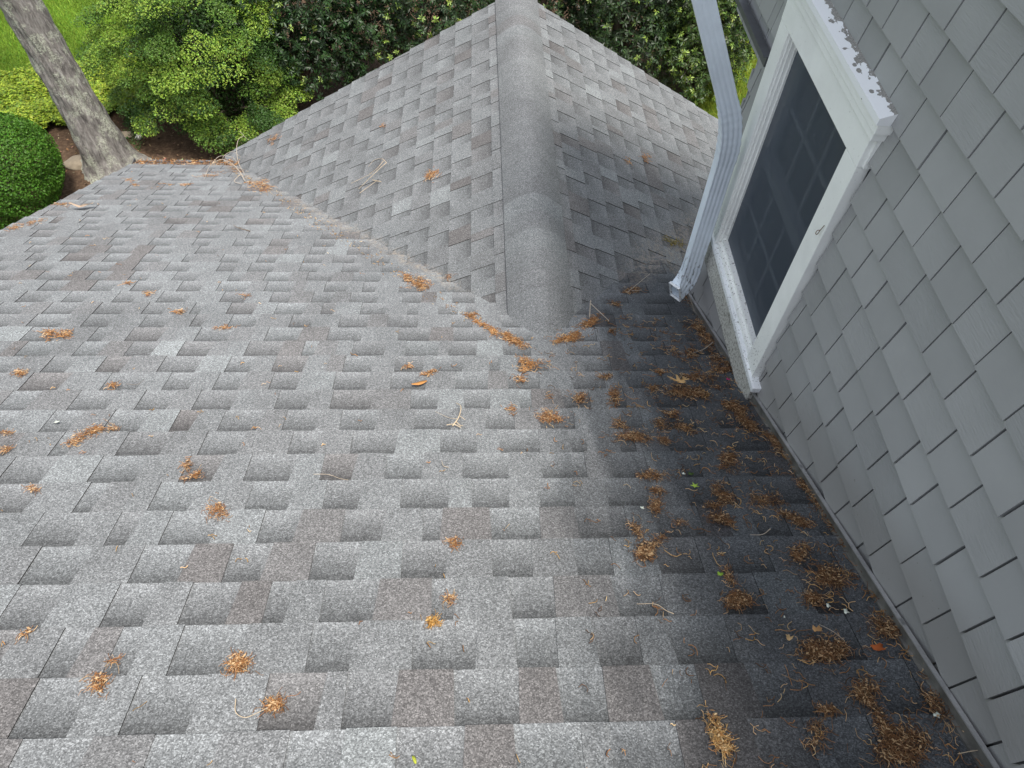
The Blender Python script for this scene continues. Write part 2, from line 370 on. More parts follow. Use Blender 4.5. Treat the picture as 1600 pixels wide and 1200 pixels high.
def shingle_field(mb, fr, u0, u1, s_top, s_bot, phase, seed, gap_range=(.095, .155), tab_range=(.075, .165), E=.143, bs=1.0):
    r = random.Random(seed)
    n0 = int(math.floor((s_top - phase) / E)); n1 = int(math.ceil((s_bot - phase) / E))
    for n in range(n0, n1 + 1):
        sa, sb = phase + n * E, min(phase + (n + 1) * E, s_bot)         # upslope edge, butt edge
        if sb <= s_top + .01: continue
        ext = .02
        if sa - ext < s_top: ext = sa - s_top
        def h(s, lift=0): return -.0075 + .0075 * (s - sa) / E + lift
        u = u0 - r.random() * .25; tabn = r.random() < .5
        wave = r.uniform(-.003, .003); ph = r.uniform(0, 6)
        courselift = r.uniform(-.0008, .0008)
        while u < u1:
            w = r.uniform(*(tab_range if tabn else gap_range))
            if r.random() < .07: w *= .45
            a, b = max(u, u0), min(u + w, u1)
            if b - a > .003:
                ea = wave * math.sin(2.3 * a + ph) + r.uniform(-.0012, .0012); eb = wave * math.sin(2.3 * b + ph) + r.uniform(-.0012, .0012)
                tone = min(1, max(.08, r.gauss(.55, .13) - (.30 if r.random() < .10 else 0)))
                if tabn:
                    k = .003; t = .0023 + r.uniform(-.0005, .0008)
                    edge = r.uniform(-.0004, .0012)
                    cuts = [a, b]
                    if b - a > .15 and r.random() < .45: cuts = [a, a + (b - a) * r.uniform(.35, .65), b]
                    for i in range(len(cuts) - 1):
                        c0, c1 = cuts[i], cuts[i + 1]
                        tn = min(1, max(.08, r.gauss(.54, .21) - (.28 if r.random() < .10 else 0)))
                        k0 = k if i == 0 else 0; k1 = k if i == len(cuts) - 2 else 0
                        p = [fr(c0 - k0, sa - ext, h(sa - ext, t)), fr(c1 + k1, sa - ext, h(sa - ext, t)), fr(c1 - k1, sb + eb, h(sb, t + edge + courselift)), fr(c0 + k0, sb + ea, h(sb, t + edge + courselift))]
                        mb.quad(p[::-1], (tn, .5, 0))
                        q = [fr(c1 - k1, sb + eb, h(sb, -.008)), fr(c0 + k0, sb + ea, h(sb, -.008))]
                        mb.quad([p[3], q[1], q[0], p[2]], (.08, 0, 0))
                        if k0: mb.quad([p[0], fr(c0 - k0, sa - ext, h(sa - ext, -.004)), q[1], p[3]][::-1], (0, 0, 0))
                        if k1: mb.quad([p[1], fr(c1 + k1, sa - ext, h(sa - ext, -.004)), q[0], p[2]], (0, 0, 0))
                else:
                    a2, b2 = a - .012, b + .012
                    p = [fr(a2, sa - ext, h(sa - ext)), fr(b2, sa - ext, h(sa - ext)), fr(b2, sb + eb, h(sb, courselift)), fr(a2, sb + ea, h(sb, courselift))]
                    v0 = -ext / E
                    mid = [fr(a2, sa + E * .5, h(sa + E * .5, -.0004)), fr(b2, sa + E * .5, h(sa + E * .5, -.0004))]
                    mb.quad([mid[0], mid[1], p[1], p[0]], ((tone, .5, bs), (tone, .5, bs), (tone, v0, bs), (tone, v0, bs)))
                    mb.quad([p[3], p[2], mid[1], mid[0]], ((tone, 1, bs), (tone, 1, bs), (tone, .5, bs), (tone, .5, bs)))
                    q = [fr(b2, sb + eb, h(sb, -.008)), fr(a2, sb + ea, h(sb, -.008))]
                    mb.quad([p[3], q[1], q[0], p[2]], (.08, 0, 0))
            u += w; tabn = not tabn

U0, U1 = -2.925, 1.09
S_TOP, S_EAVE = -1.2, 6.32
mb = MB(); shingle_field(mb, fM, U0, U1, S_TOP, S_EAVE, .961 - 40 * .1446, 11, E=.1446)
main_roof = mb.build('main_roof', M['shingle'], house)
mb = MB()
mb.box(fM, (U0 + .012, S_TOP, -.05), (U1, S_EAVE - .012, -.017))                     # roof deck
mb.build('roof_deck', M['trim'], main_roof)
mb = MB()
mb.box(fM, (U0 + .004, S_TOP, -.15), (U0 + .012, S_EAVE - .01, -.0155))
mb.box(fM, (U0 - .004, S_TOP, -.018), (U0 + .03, S_EAVE - .006, -.0145))
mb.build('rake_board', M['trim'], main_roof)

Y_END = 5.56; Q_END = 2.85
mb = MB()
shingle_field(mb, fL, 1.7, Y_END, -.02, Q_END, .104, 21, bs=.65)
shingle_field(mb, fR, 1.7, Y_END, -.02, 2.7, .104, 33, bs=.65)
gable_roof = mb.build('gable_roof', M['shingle_gable'], house)
mb = MB()
for fr, sg, qe in ((fL, 1, Q_END), (fR, -1, 2.7)):
    mb.box(fr, (2.4, .02, -.05), (Y_END - .02, qe - .02, -.017))
    mb.box(fr, (Y_END - .02, .02, -.16), (Y_END - .008, qe - .01, -.0155))
mb.build('rake_board', M['trim'], gable_roof)

# ridge cap: bent cap shingles lapped towards the near end
mb = MB(); rr = random.Random(5); EC = .143; y = Y_END + .005; NS = 14
def cap_pt(yy, t, lift):
    """t in -1..1 across the cap, rounded over the ridge"""
    hw = .160; x = t * hw; slope = math.tan(GP); rad = .11
    z = -slope * (math.sqrt(x * x + rad * rad) - rad)
    gap = slope * (hw - math.sqrt(hw * hw + rad * rad) + rad)
    return Vector((UR + x, yy, ZR + z + lift + .010 + (-gap + .001) * abs(t) ** 1.7))
while y > 1.75:
    tone = min(1, max(.1, rr.gauss(.55, .13))); y1 = y - EC - .02
    sk = rr.uniform(-.004, .004)
    for i in range(NS):
        t0, t1 = -1 + 2 * i / NS, -1 + 2 * (i + 1) / NS
        l0, l1 = .0034, .0008
        P = [cap_pt(y + sk * t0, t0, l0), cap_pt(y + sk * t1, t1, l0), cap_pt(y1 + sk * t1, t1, l1), cap_pt(y1 + sk * t0, t0, l1)]
        mb.quad(P[::-1], ((tone, .45, .3), (tone, .45, .3), (tone, .72, .3), (tone, .72, .3)))
        Q = [cap_pt(y + sk * t0, t0, -.004), cap_pt(y + sk * t1, t1, -.004)]
        mb.quad([P[0], P[1], Q[1], Q[0]], (.12, 0, 0))
    for t in (-1, 1):
        P = [cap_pt(y, t, .0034), cap_pt(y1, t, .0008), cap_pt(y1, t, -.016), cap_pt(y, t, -.016)]
        mb.quad(P if t < 0 else P[::-1], (.03, .3, 0))
    y -= EC
mb.build('ridge_cap', M['shingle_gable'], gable_roof)

# house body under the roofs (plain shingled walls, seen only from the side)
def clap(mb, p0, p1, z0, z1):
    d = (Vector(p1) - Vector(p0)); L_ = d.length; d.normalize(); n = Vector((d.y, -d.x, 0))
    z = z0
    while z < z1:
        zt = min(z + .125, z1)
        A_, B_ = Vector(p0), Vector(p1)
        mb.quad([A_ + n * .014 + Vector((0, 0, z)), B_ + n * .014 + Vector((0, 0, z)), B_ + n * .002 + Vector((0, 0, zt)), A_ + n * .002 + Vector((0, 0, zt))], (.5, .3, 0))
        mb.quad([A_ + Vector((0, 0, z)), B_ + Vector((0, 0, z)), B_ + n * .014 + Vector((0, 0, z)), A_ + n * .014 + Vector((0, 0, z))], (.5, .3, 0))
        z = zt
mb = MB()
ze = G - 3.85
clap(mb, (-2.72, -1.2, 0), (-2.72, 5.05, 0), 0, ze)
clap(mb, (-2.72, 5.05, 0), (-2.0, 5.05, 0), 0, ze); clap(mb, (-2.0, 5.35, 0), (2.55, 5.35, 0), 0, ze)
P_ = [Vector((-2.0, 5.35, ze)), Vector((2.55, 5.35, ze)), Vector((UR, 5.35, ZR - .05))]; mb.quad(P_, (.5, .3, 0))
n_ = 24                                                                 # triangle of wall under the left rake
for i in range(n_):
    ya, yb = -1.2 + 6.25 * i / n_, -1.2 + 6.25 * (i + 1) / n_
    za, zb = [fM(0, (yy - O_M.y) / math.cos(A)).z - .03 for yy in (ya, yb)]
    mb.quad([(-2.72, ya, ze), (-2.72, yb, ze), (-2.72, yb, zb), (-2.72, ya, za)], (.5, .3, 0))
mb.build('lower_wall', M['siding'], house)

# gutter along the low eave, filled with litter
mb = MB()
e0 = fM(0, S_EAVE, 0)
def fG(x, y, z): return Vector((x, e0.y + y, e0.z + z))
for a, b in (((U0, -.02, -.10), (-2.12, -.012, -.012)), ((U0, -.02, -.108), (-2.12, .10, -.10)), ((U0, .094, -.10), (-2.12, .102, -.040)), ((U0 - .004, -.02, -.108), (U0, .102, -.012))):
    mb.box(fG, a, b)
mb.build('gutter', M['strip'], house)

# ------------------------------------------------------------------ shingled side wall
WIN = (1.40, 2.255, -2.225, -1.0)             # s0, s1, z0, z1 hidden behind the window trim
def siding_rows(mb, s0, s1, z0, z1, hole, seed):
    r = random.Random(seed); E = .1245; base = -1.255
    k0 = int(math.floor((z0 - base) / E)); k1 = int(math.ceil((z1 - base) / E))
    for k in range(k0, k1 + 1):
        zb, zt = base + k * E, base + (k + 1) * E + .012
        s = s0 - r.random() * .15
        rowoff = r.uniform(-.0012, .0012)
        while s < s1:
            w = r.choice((.118, .13, .14, .15, .158)) + r.uniform(-.006, .006)
            gp = r.uniform(.0021, .0033); a, b = max(s + gp, s0), min(s + w - gp, s1); s += w
            if b - a < .01: continue
            tone, grain = r.uniform(.08, 1), r.random()
            dz = r.uniform(-.0009, .0009); tb = r.uniform(-.0007, .0007); sk = r.uniform(-.001, .001)
            rects = [(a, b, zb + dz, zt)]
            if hole and b > hole[0] and a < hole[1] and zt > hole[2] and zb < hole[3]:
                rects = []
                if a < hole[0]: rects.append((a, hole[0], zb + dz, zt))
                if b > hole[1]: rects.append((hole[1], b, zb + dz, zt))
                ia, ib = max(a, hole[0]), min(b, hole[1])
                if zb < hole[2]: rects.append((ia, ib, zb + dz, hole[2]))
                if zt > hole[3]: rects.append((ia, ib, hole[3], zt))
            for (ra, rb, za, zc) in rects:
                if zc - za < .004 or rb - ra < .004: continue
                def off(z): return .007 + rowoff + tb - .0165 * (z - zb) / E
                f = [fW(ra, za, off(za) + sk), fW(rb, za, off(za) - sk), fW(rb, zc, off(zc) - sk), fW(ra, zc, off(zc) + sk)]
                g = [fW(ra, za, -.014), fW(rb, za, -.014), fW(rb, zc, -.014), fW(ra, zc, -.014)]
                c = (tone, grain, 0)
                mb.quad(f[::-1], c); mb.quad([f[0], f[1], g[1], g[0]][::-1], c)
                mb.quad([f[1], f[2], g[2], g[1]][::-1], c); mb.quad([f[3], f[0], g[0], g[3]][::-1], c)
S_CORNER = 2.43
mb = MB()
siding_rows(mb, -3.2, S_CORNER, -2.75, .71, WIN, 3)
siding_rows(mb, S_CORNER, 2.82, -1.305, .71, None, 4)
# wall body behind the shingles, with the window opening left out
def wbox(a, b, c=(0, 0, 0)): mb.box(lambda s, z, o: fW(s, z, o), (a[0], a[1], -.16), (b[0], b[1], -.0135), c)  # default near-black tone paints shade into the gaps between shingles
wbox((-3.2, -2.9), (WIN[0] + .03, .70)); wbox((WIN[1] - .03, -2.9), (S_CORNER - .002, .70))
wbox((WIN[0] + .03, -2.9), (WIN[1] - .03, WIN[2] + .03)); wbox((WIN[0] + .03, WIN[3] - .03), (WIN[1] - .03, .70))
wbox((S_CORNER - .002, -1.30), (2.82, .70))
# return of the siding round the corner
rr = random.Random(9)
for k in range(-13, 0):
    zb = -1.255 + k * .1245
    mb.box(lambda s, z, o: fW(s, z, o), (S_CORNER - .002, zb, -1.2), (S_CORNER + .012 + rr.uniform(-.002, .002), zb + .07, .003), (rr.random(), .3, 0))
    mb.box(lambda s, z, o: fW(s, z, o), (S_CORNER - .002, zb + .07, -1.2), (S_CORNER + .004, zb + .1245, -.004), (rr.random(), .3, 0))
wall = mb.build('wall', M['siding'], house)
# step flashing at the wall foot
mb = MB()
def fF(s, v, o):
    yy = (P2 + WD * s).y; z = fM(0, (yy - O_M.y) / math.cos(A)).z - G
    return fW(s, z + v, o)
seg = [-3.0, -1.2, -.2, .33, .92, 1.36, 1.9, 2.42]
for i in range(len(seg) - 1):
    a, b = seg[i], seg[i + 1]; j = .0012 * (i % 2)
    mb.box(fF, (a, -.01, .010 + j), (b + .02, .034, .0135 + j)); mb.box(fF, (a, -.004, .011 + j), (b + .02, .0025, .022))
mb.build('flashing', M['metal'], wall)
mb = MB()
for i in range(len(seg) - 1):
    a, b = seg[i], seg[i + 1]; j = .0012 * (i % 2)
    mb.box(fF, (a, .034, .008 + j), (b + .018, .0385, .0185 + j))
mb.build('flashing_lip', M['metal_edge'], wall)
mb = MB()
mb.box(lambda s, z, o: fW(s, z, o), (2.27, -1.335, .012), (2.82, -1.300, .030))
mb.box(lambda s, z, o: fW(s, z, o), (2.27, -1.300, .009), (2.82, -1.296, .042))
mb.build('metal_strip', M['strip'], wall)

# the eave of the taller roof, above the picture
mb = MB()
def fE(x, y, z): return Vector((x, y, G + z))
mb.box(fE, (.92, -3.4, .70), (4.5, 3.12, .74)); mb.box(fE, (.90, -3.4, .70), (.918, 3.12, .86))
P_ = [fE(.90, -3.4, .861), fE(.90, 3.12, .861), fE(4.5, 3.12, 2.6), fE(4.5, -3.4, 2.6)]; mb.quad(P_[::-1], (.5, .5, 0))
mb.quad([fE(4.5, -3.4, -G), fE(4.5, 3.12, -G), fE(4.5, 3.12, 2.2), fE(4.5, -3.4, 2.2)], (.5, .5, 0))
mb.quad([fE(1.1, -3.2, -3), fE(4.5, -3.2, -3), fE(4.5, -3.2, 2.1), fE(1.1, -3.2, .5)], (.5, .5, 0))
mb.quad([fE(1.12, 3.02, -1.3), fE(4.5, 3.02, -1.3), fE(4.5, 3.02, 2.1), fE(1.12, 3.02, .5)][::-1], (.5, .5, 0))
mb.build('upper_eave', M['trim'], house)

# ------------------------------------------------------------------ window
fw_ = lambda s, z, o: fW(s, z, o)
mb = MB()
OS0, OS1, OZ0, OZ1 = 1.505, 2.16, -2.085, -1.160      # clear opening
mb.box(fw_, (1.407, -2.135, -.012), (1.502, -1.155, .027))     # right casing
mb.box(fw_, (2.163, -2.125, -.012), (2.262, -1.155, .027))     # left casing
mb.box(fw_, (1.407, -1.154, -.012), (2.262, -1.062, .028))     # head casing
window = mb.build('window', M['trim'], house, bevel=.0025)
window['label'] = 'dark screened window with flaking white casing'
mb = MB()
for i, (w_, o_) in enumerate(((.007, .017), (.014, .006), (.021, -.008))):     # stepped jambs
    w0 = 0 if i == 0 else (.007, .014)[i - 1]
    mb.box(fw_, (OS0 - .003 + w0, OZ0 + w0 * .4, -.09), (OS0 - .003 + w_, OZ1 + .005 - w0, o_))
    mb.box(fw_, (OS1 + .003 - w_, OZ0 + w0 * .4, -.09), (OS1 + .003 - w0, OZ1 + .005 - w0, o_))
    mb.box(fw_, (OS0 - .003 + w_, OZ1 + .005 - w_, -.09), (OS1 + .003 - w_, OZ1 + .005 - w0, o_ - .001))
mb.build('frame', M['trim'], window)
mb = MB()
mb.box(fw_, (1.352, -2.116, -.012), (2.245, -2.090, .036)); 
mb.build('sill', M['sill'], window, bevel=.004)
mb = MB(); mb.box(fw_, (OS0 + .01, -2.0895, -.05), (OS1 - .01, -2.072, .020)); mb.box(fw_, (OS0 + .01, -2.0720, -.05), (OS1 - .01, -2.055, .006))
mb.build('bottom_stop', M['trim'], window)
mb = MB(); mb.box(fw_, (1.366, -2.235, -.012), (2.238, -2.1165, .031)); mb.build('apron', M['apron'], window, bevel=.002)
# drip cap: stepped crown under a sloping flaking top
mb = MB()
mb.box(fw_, (1.392, -1.0615, -.012), (2.265, -1.038, .0345)); mb.box(fw_, (1.384, -1.0375, -.012), (2.273, -1.0095, .0385))
mb.build('crown_moulding', M['trim'], window, bevel=.0025)
mb = MB()
c0, c1 = 1.382, 2.29
T = [fW(c0, -.990, .045), fW(c1, -.990, .045), fW(c1, -.968, -.012), fW(c0, -.968, -.012)]
B = [fW(c0, -1.009, .045), fW(c1, -1.009, .045), fW(c1, -1.009, -.012), fW(c0, -1.009, -.012)]
hi, lo = (1, 0, 0), (0, 0, 0)
mb.quad(T[::-1], (hi, hi, lo, lo)); mb.quad([B[0], B[1], T[1], T[0]][::-1], (-.3, 0, 0)); mb.quad([B[0], T[0], T[3], B[3]][::-1], (-.2, 0, 0)); mb.quad([B[1], B[2], T[2], T[1]][::-1], (-.2, 0, 0)); mb.quad(B, (-.3, 0, 0))
mb.build('drip_cap', M['cap'], window)
mb = MB(); mb.box(fw_, (1.398, -1.150, -.012), (1.425, -1.063, .012)); mb.build('casing_return', M['trim'], window)
# screen, sashes with muntins, glass
x0, x1, z0, z1 = OS0 + .017, OS1 - .017, OZ0 + .022, OZ1 - .015
mb = MB(); mb.quad([fW(x0 - .005, z0 - .005, -.016), fW(x1 + .005, z0 - .005, -.016), fW(x1 + .005, z1 + .008, -.016), fW(x0 - .005, z1 + .008, -.016)][::-1]); mb.build('insect_screen', M['screen'], window)
zm = (z0 + z1) / 2
mb = MB()
def sash(z0, z1, o0, o1, rail=.045):
    mb.box(fw_, (x0, z0, o0), (x0 + rail, z1, o1)); mb.box(fw_, (x1 - rail, z0, o0), (x1, z1, o1))
    mb.box(fw_, (x0 + rail, z0, o0), (x1 - rail, z0 + rail, o1)); mb.box(fw_, (x0 + rail, z1 - rail, o0), (x1 - rail, z1, o1))
    a, b = x0 + rail, x1 - rail
    for i in (1, 2): mb.box(fw_, (a + (b - a) * i / 3 - .008, z0 + rail, o0 + .008), (a + (b - a) * i / 3 + .008, z1 - rail, o1 - .008))
    zc = (z0 + z1) / 2; mb.box(fw_, (a, zc - .008, o0 + .008), (b, zc + .008, o1 - .0085))
sash(zm - .005, z1, -.068, -.043); sash(z0, zm + .035, -.041, -.0195)
mb.build('sash', M['sash'], window)
mb = MB(); mb.quad([fW(x0, zm, -.0595), fW(x1, zm, -.0595), fW(x1, z1, -.0595), fW(x0, z1, -.0595)][::-1]); mb.quad([fW(x0, z0, -.034), fW(x1, z0, -.034), fW(x1, zm, -.034), fW(x0, zm, -.034)][::-1])
mb.build('pane', M['glass'], window)
mb = MB(); mb.box(fw_, (x0 - .06, z0 - .06, -.14), (x1 + .06, z1 + .06, -.10)); mb.build('dark_room', M['dark'], window)
V, F = tubes([(smooth_path([fW(1.418, -1.365, .030), fW(1.420, -1.385, .034), fW(1.421, -1.402, .037), fW(1.429, -1.405, .038), fW(1.431, -1.396, .036), fW(1.426, -1.390, .031)]), [.0012] * 31, 6)])
arrays('hook', V, F, M['rust'], parent=window, smoothf=True)

# ------------------------------------------------------------------ downspout
def profile_pipe(path, hx, hy, axes, waves=3, crimp=None):
    """corrugated rectangular pipe: path of points, axes = (a,b) unit vectors per point"""
    prof = []
    for side in range(4):
        for i in range(28):
            t = -1 + 2 * i / 28
            d = -.0022 * (1 - abs(math.cos(math.pi * (t + 1) / 2 * (waves + 1)))) if abs(t) < .8 else 0
            a, b = ((t * hx, -hy - d), (hx + d, t * hy), (-t * hx, hy + d), (-hx - d, -t * hy))[side]
            prof.append((a, b))
    V = []; F = []; n = len(prof)
    for k, p in enumerate(path):
        ax, ay = axes[k]; sc = crimp[k] if crimp else 1
        for a, b in prof: V.append(tuple(Vector(p) + ax * a * sc + ay * b * sc))
    for k in range(len(path) - 1):
        for i in range(n):
            j = (i + 1) % n; F.append((k * n + i, k * n + j, (k + 1) * n + j, (k + 1) * n + i))
    return np.array(V), np.array(F)
DX, DY = .036, .028
pb = Vector((1.0, 2.40, G - 2.30)); pe = Vector((1.0, 2.415, G - 1.655)); pt = Vector((1.0, 2.418, G - 1.551))
top = Vector((.735, 2.43, G - 1.026)); far_top = pt + (top - pt).normalized() * .92; spout_top = Vector((.945, far_top.y, G + .70)); far_top = pt + (top - pt).normalized() * .78
X, Y = Vector((1, 0, 0)), Vector((0, 1, 0))
def axes_for(d): 
    d = d.normalized(); ay = Y; ax = ay.cross(d).normalized()
    if ax.x < 0: ax = -ax
    return ax, d.cross(ax).normalized() if d.cross(ax).y > 0 else -d.cross(ax).normalized()
dl = pe - pb; du = top - pt
V, F = profile_pipe([pb, pe + dl.normalized() * .02], DX, DY, [axes_for(dl)] * 2)
V2, F2 = profile_pipe([pt + du.normalized() * .09, far_top], DX, DY, [axes_for(du)] * 2)
V3, F3 = profile_pipe([far_top + Vector((-.004, 0, -.01)), far_top + Vector((-.01, 0, .10)), Vector((far_top.x, far_top.y, G + .30)), spout_top - Vector((.02, 0, .10)), spout_top], DX, DY, [axes_for(Vector((0, 0, 1)))] * 5)
downspout = arrays('downspout', np.vstack([V, V2, V3]), np.vstack([F, F2 + len(V), F3 + len(V) + len(V2)]), M['pipe'], parent=house)
# crimped elbow
path = []; ax = []; cr = []
a0, a1 = pe - dl.normalized() * .03, pt + du.normalized() * .135
cp = pt
for i in range(31):
    t = i / 30; p = a0 * (1 - t) ** 2 + cp * 2 * t * (1 - t) + a1 * t * t
    d = (cp - a0) * (1 - t) + (a1 - cp) * t
    path.append(p); ax.append(axes_for(d)); cr.append(1.05 + ((0, .03, .06, .03)[i % 4] if 4 < i < 27 else 0))
V, F = profile_pipe(path, DX, DY, ax, crimp=cr); arrays('elbow', V, F, M['pipe'], parent=downspout)
# turned out bottom outlet
path = []; ax = []; cr = []
o0 = pb + Vector((0, 0, .05)); o2 = pb + Vector((-.052, -.035, -.075)); oc = pb + Vector((0, 0, -.06))
for i in range(17):
    t = i / 16; p = o0 * (1 - t) ** 2 + oc * 2 * t * (1 - t) + o2 * t * t; d = (oc - o0) * (1 - t) + (o2 - oc) * t
    path.append(p); ax.append(axes_for(-d)); cr.append(1.04 + (.04 * (i % 2) if 3 < i < 12 else 0) + (.10 if i > 14 else 0))
V, F = profile_pipe(path, DX, DY, ax, crimp=cr); arrays('outlet', V, F, M['pipe'], parent=downspout)
V, F = profile_pipe([path[-1], path[-1] + (o2 - oc).normalized() * .012], DX * 1.2, DY * 1.2, [ax[-1]] * 2); arrays('outlet_rim', V, F, M['sill'], parent=downspout)

# ------------------------------------------------------------------ GARDEN
def sheet(name, pts, z, material, sub=0):
    mb = MB(); mb.quad([(x, y, z) for x, y in pts]); o = mb.build(name, material); o['kind'] = 'structure'; return o
def flat_grid(name, x0, x1, y0, y1, n, z, material):
    xs = np.linspace(x0, x1, n); ys = np.linspace(y0, y1, n); Xg, Yg = np.meshgrid(xs, ys)
    V = np.stack([Xg.ravel(), Yg.ravel(), np.full(Xg.size, z)], 1)
    i = np.arange(n * n).reshape(n, n); F = np.stack([i[:-1, :-1], i[:-1, 1:], i[1:, 1:], i[1:, :-1]], -1).reshape(-1, 4)
    o = arrays(name, V, F, material); o['kind'] = 'structure'; return o
flat_grid('ground', -160, 160, -120, 200, 9, 0.0, M['earth'])
sheet('lawn', [(-60, 9.2), (-9.0, 9.6), (-7.6, 10.75), (-6.6, 11.1), (-5.4, 11.3), (-4.6, 13), (-2, 16), (3.2, 15.0), (3.55, 9.2), (7, 8.6), (40, 9), (60, 60), (-60, 60)], .004, M['lawn'])
sheet('mulch_bed', [(-9.0, 4.5), (-8.5, 9.2), (-7.6, 10.45), (-6.3, 11.0), (-4.6, 12.4), (-2, 15.3), (3.0, 14.4), (3.7, 9.4), (3.4, 4.5)], .008, M['mulch'])

def leaf_arrays(P, Nn, size, col, aspect=.5, fold=.18, T=None):
    """diamond leaves folded along the spine"""
    n = len(P); Nn = Nn / np.linalg.norm(Nn, axis=1, keepdims=True)
    if T is None: T = rng.normal(size=(n, 3))
    T = T - (T * Nn).sum(1, keepdims=True) * Nn; T /= np.linalg.norm(T, axis=1, keepdims=True) + 1e-9
    B = np.cross(Nn, T); s = np.asarray(size).reshape(-1, 1)
    V = np.stack([P - T * s, P + B * s * aspect + Nn * s * fold + T * s * .1, P + T * s, P - B * s * aspect + Nn * s * fold + T * s * .1], 1).reshape(-1, 3)
    i = np.arange(n)[:, None] * 4
    F = np.concatenate([i + np.array([[0, 1, 2]]), i + np.array([[0, 2, 3]])])
    return V, F, np.repeat(col, 4, 0)
def cat_(L_):
    V = []; F = []; C = []; n = 0
    for v, f, c in L_: V.append(v); F.append(f + n); C.append(c); n += len(v)
    return np.vstack(V), np.vstack(F), np.vstack(C)
def unit(n, zmin=-1):
    d = rng.normal(size=(n * 3, 3)); d /= np.linalg.norm(d, axis=1, keepdims=True); d = d[d[:, 2] > zmin]; return d[:n]
def jit(base, n, amt): return np.clip(np.array(base)[None] * (1 + rng.normal(size=(n, 1)) * amt) * (1 + rng.normal(size=(n, 3)) * amt * .35), .004, 1)
def stems(root, tips, r0, r1):
    out = []
    for t in tips:
        a = Vector(root); b = Vector(t); mid = a.lerp(b, .5) + Vector((random.uniform(-.1, .1), random.uniform(-.1, .1), random.uniform(.05, .25)))
        out.append((smooth_path([a, mid, b], 4), list(np.linspace(r0, r1, 9)), 5))
    return tubes(out)

# layered light green shrub
def layered_shrub(c, rad, nspray, nleaf):
    root = empty('layered_shrub', (c[0], c[1], .008)); L_ = []; tips = []
    D = unit(nspray, -.5); c = np.array(c); rad = np.array(rad)
    for d in D:
        d = d.copy(); tier = (np.round(d[2] * 4.2 + .3 * math.sin(2 * math.atan2(d[1], d[0]))) + rng.normal() * .13) / 4.2; hxy = math.hypot(d[0], d[1]); d[2] = tier; k_ = math.sqrt(max(.05, 1 - min(tier * tier, .95))) / (hxy + 1e-6); d[:2] *= k_
        lump = 1 + .16 * math.sin(5 * d[0] + 2 * d[2]) + rng.normal() * .09
        p = c + d * rad * lump; p[2] = max(p[2], .12)
        out = np.array([d[0], d[1], .12]); out /= np.linalg.norm(out)
        nrm = np.array([d[0] * .35, d[1] * .35, 1.0]) + rng.normal(size=3) * .15; nrm /= np.linalg.norm(nrm)
        side = np.cross(nrm, out); side /= np.linalg.norm(side); out = np.cross(side, nrm)
        n = int(nleaf * rng.uniform(.6, 1.3)); ln = rng.uniform(.28, .5); wd = rng.uniform(.16, .3)
        # leaves along twigs that fan out from the spray's base
        tw = rng.integers(0, 9, n); an = (tw / 8 - .5) * 1.7 + rng.normal(size=n) * .05; rr_ = np.sqrt(rng.random(n))
        a = rr_ * np.cos(an) * ln * 1.4 - ln * .55; b = rr_ * np.sin(an) * wd * 1.5
        P = p + out * a[:, None] + side * b[:, None] + nrm * (rng.normal(size=(n, 1)) * .022 - (rr_[:, None] ** 2) * .07)
        new = rng.random() < .45
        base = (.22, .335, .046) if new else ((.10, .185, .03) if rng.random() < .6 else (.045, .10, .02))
        col = jit(base, n, .22)
        Nn = nrm + rng.normal(size=(n, 3)) * .55
        L_.append(leaf_arrays(P, Nn, rng.uniform(.009, .019, n), col, .55)); tips.append(p - out * ln * .4)
    # inner older leaves
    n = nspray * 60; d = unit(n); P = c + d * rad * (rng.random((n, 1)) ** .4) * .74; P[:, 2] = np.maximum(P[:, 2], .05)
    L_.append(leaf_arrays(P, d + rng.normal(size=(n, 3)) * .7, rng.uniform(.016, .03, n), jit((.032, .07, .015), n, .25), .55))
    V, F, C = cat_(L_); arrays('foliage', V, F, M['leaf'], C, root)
    V, F = stems((c[0], c[1], .0), random.sample(tips, 45), .03, .006); arrays('branches', V, F, M['dark_twig'], parent=root, smoothf=True)
    return root
o = layered_shrub((-3.80, 9.92, .95), (1.12, .98, 1.5), 230, 600)
tag(o, 'large light green shrub in horizontal leafy tiers behind the tree trunk', 'shrub')

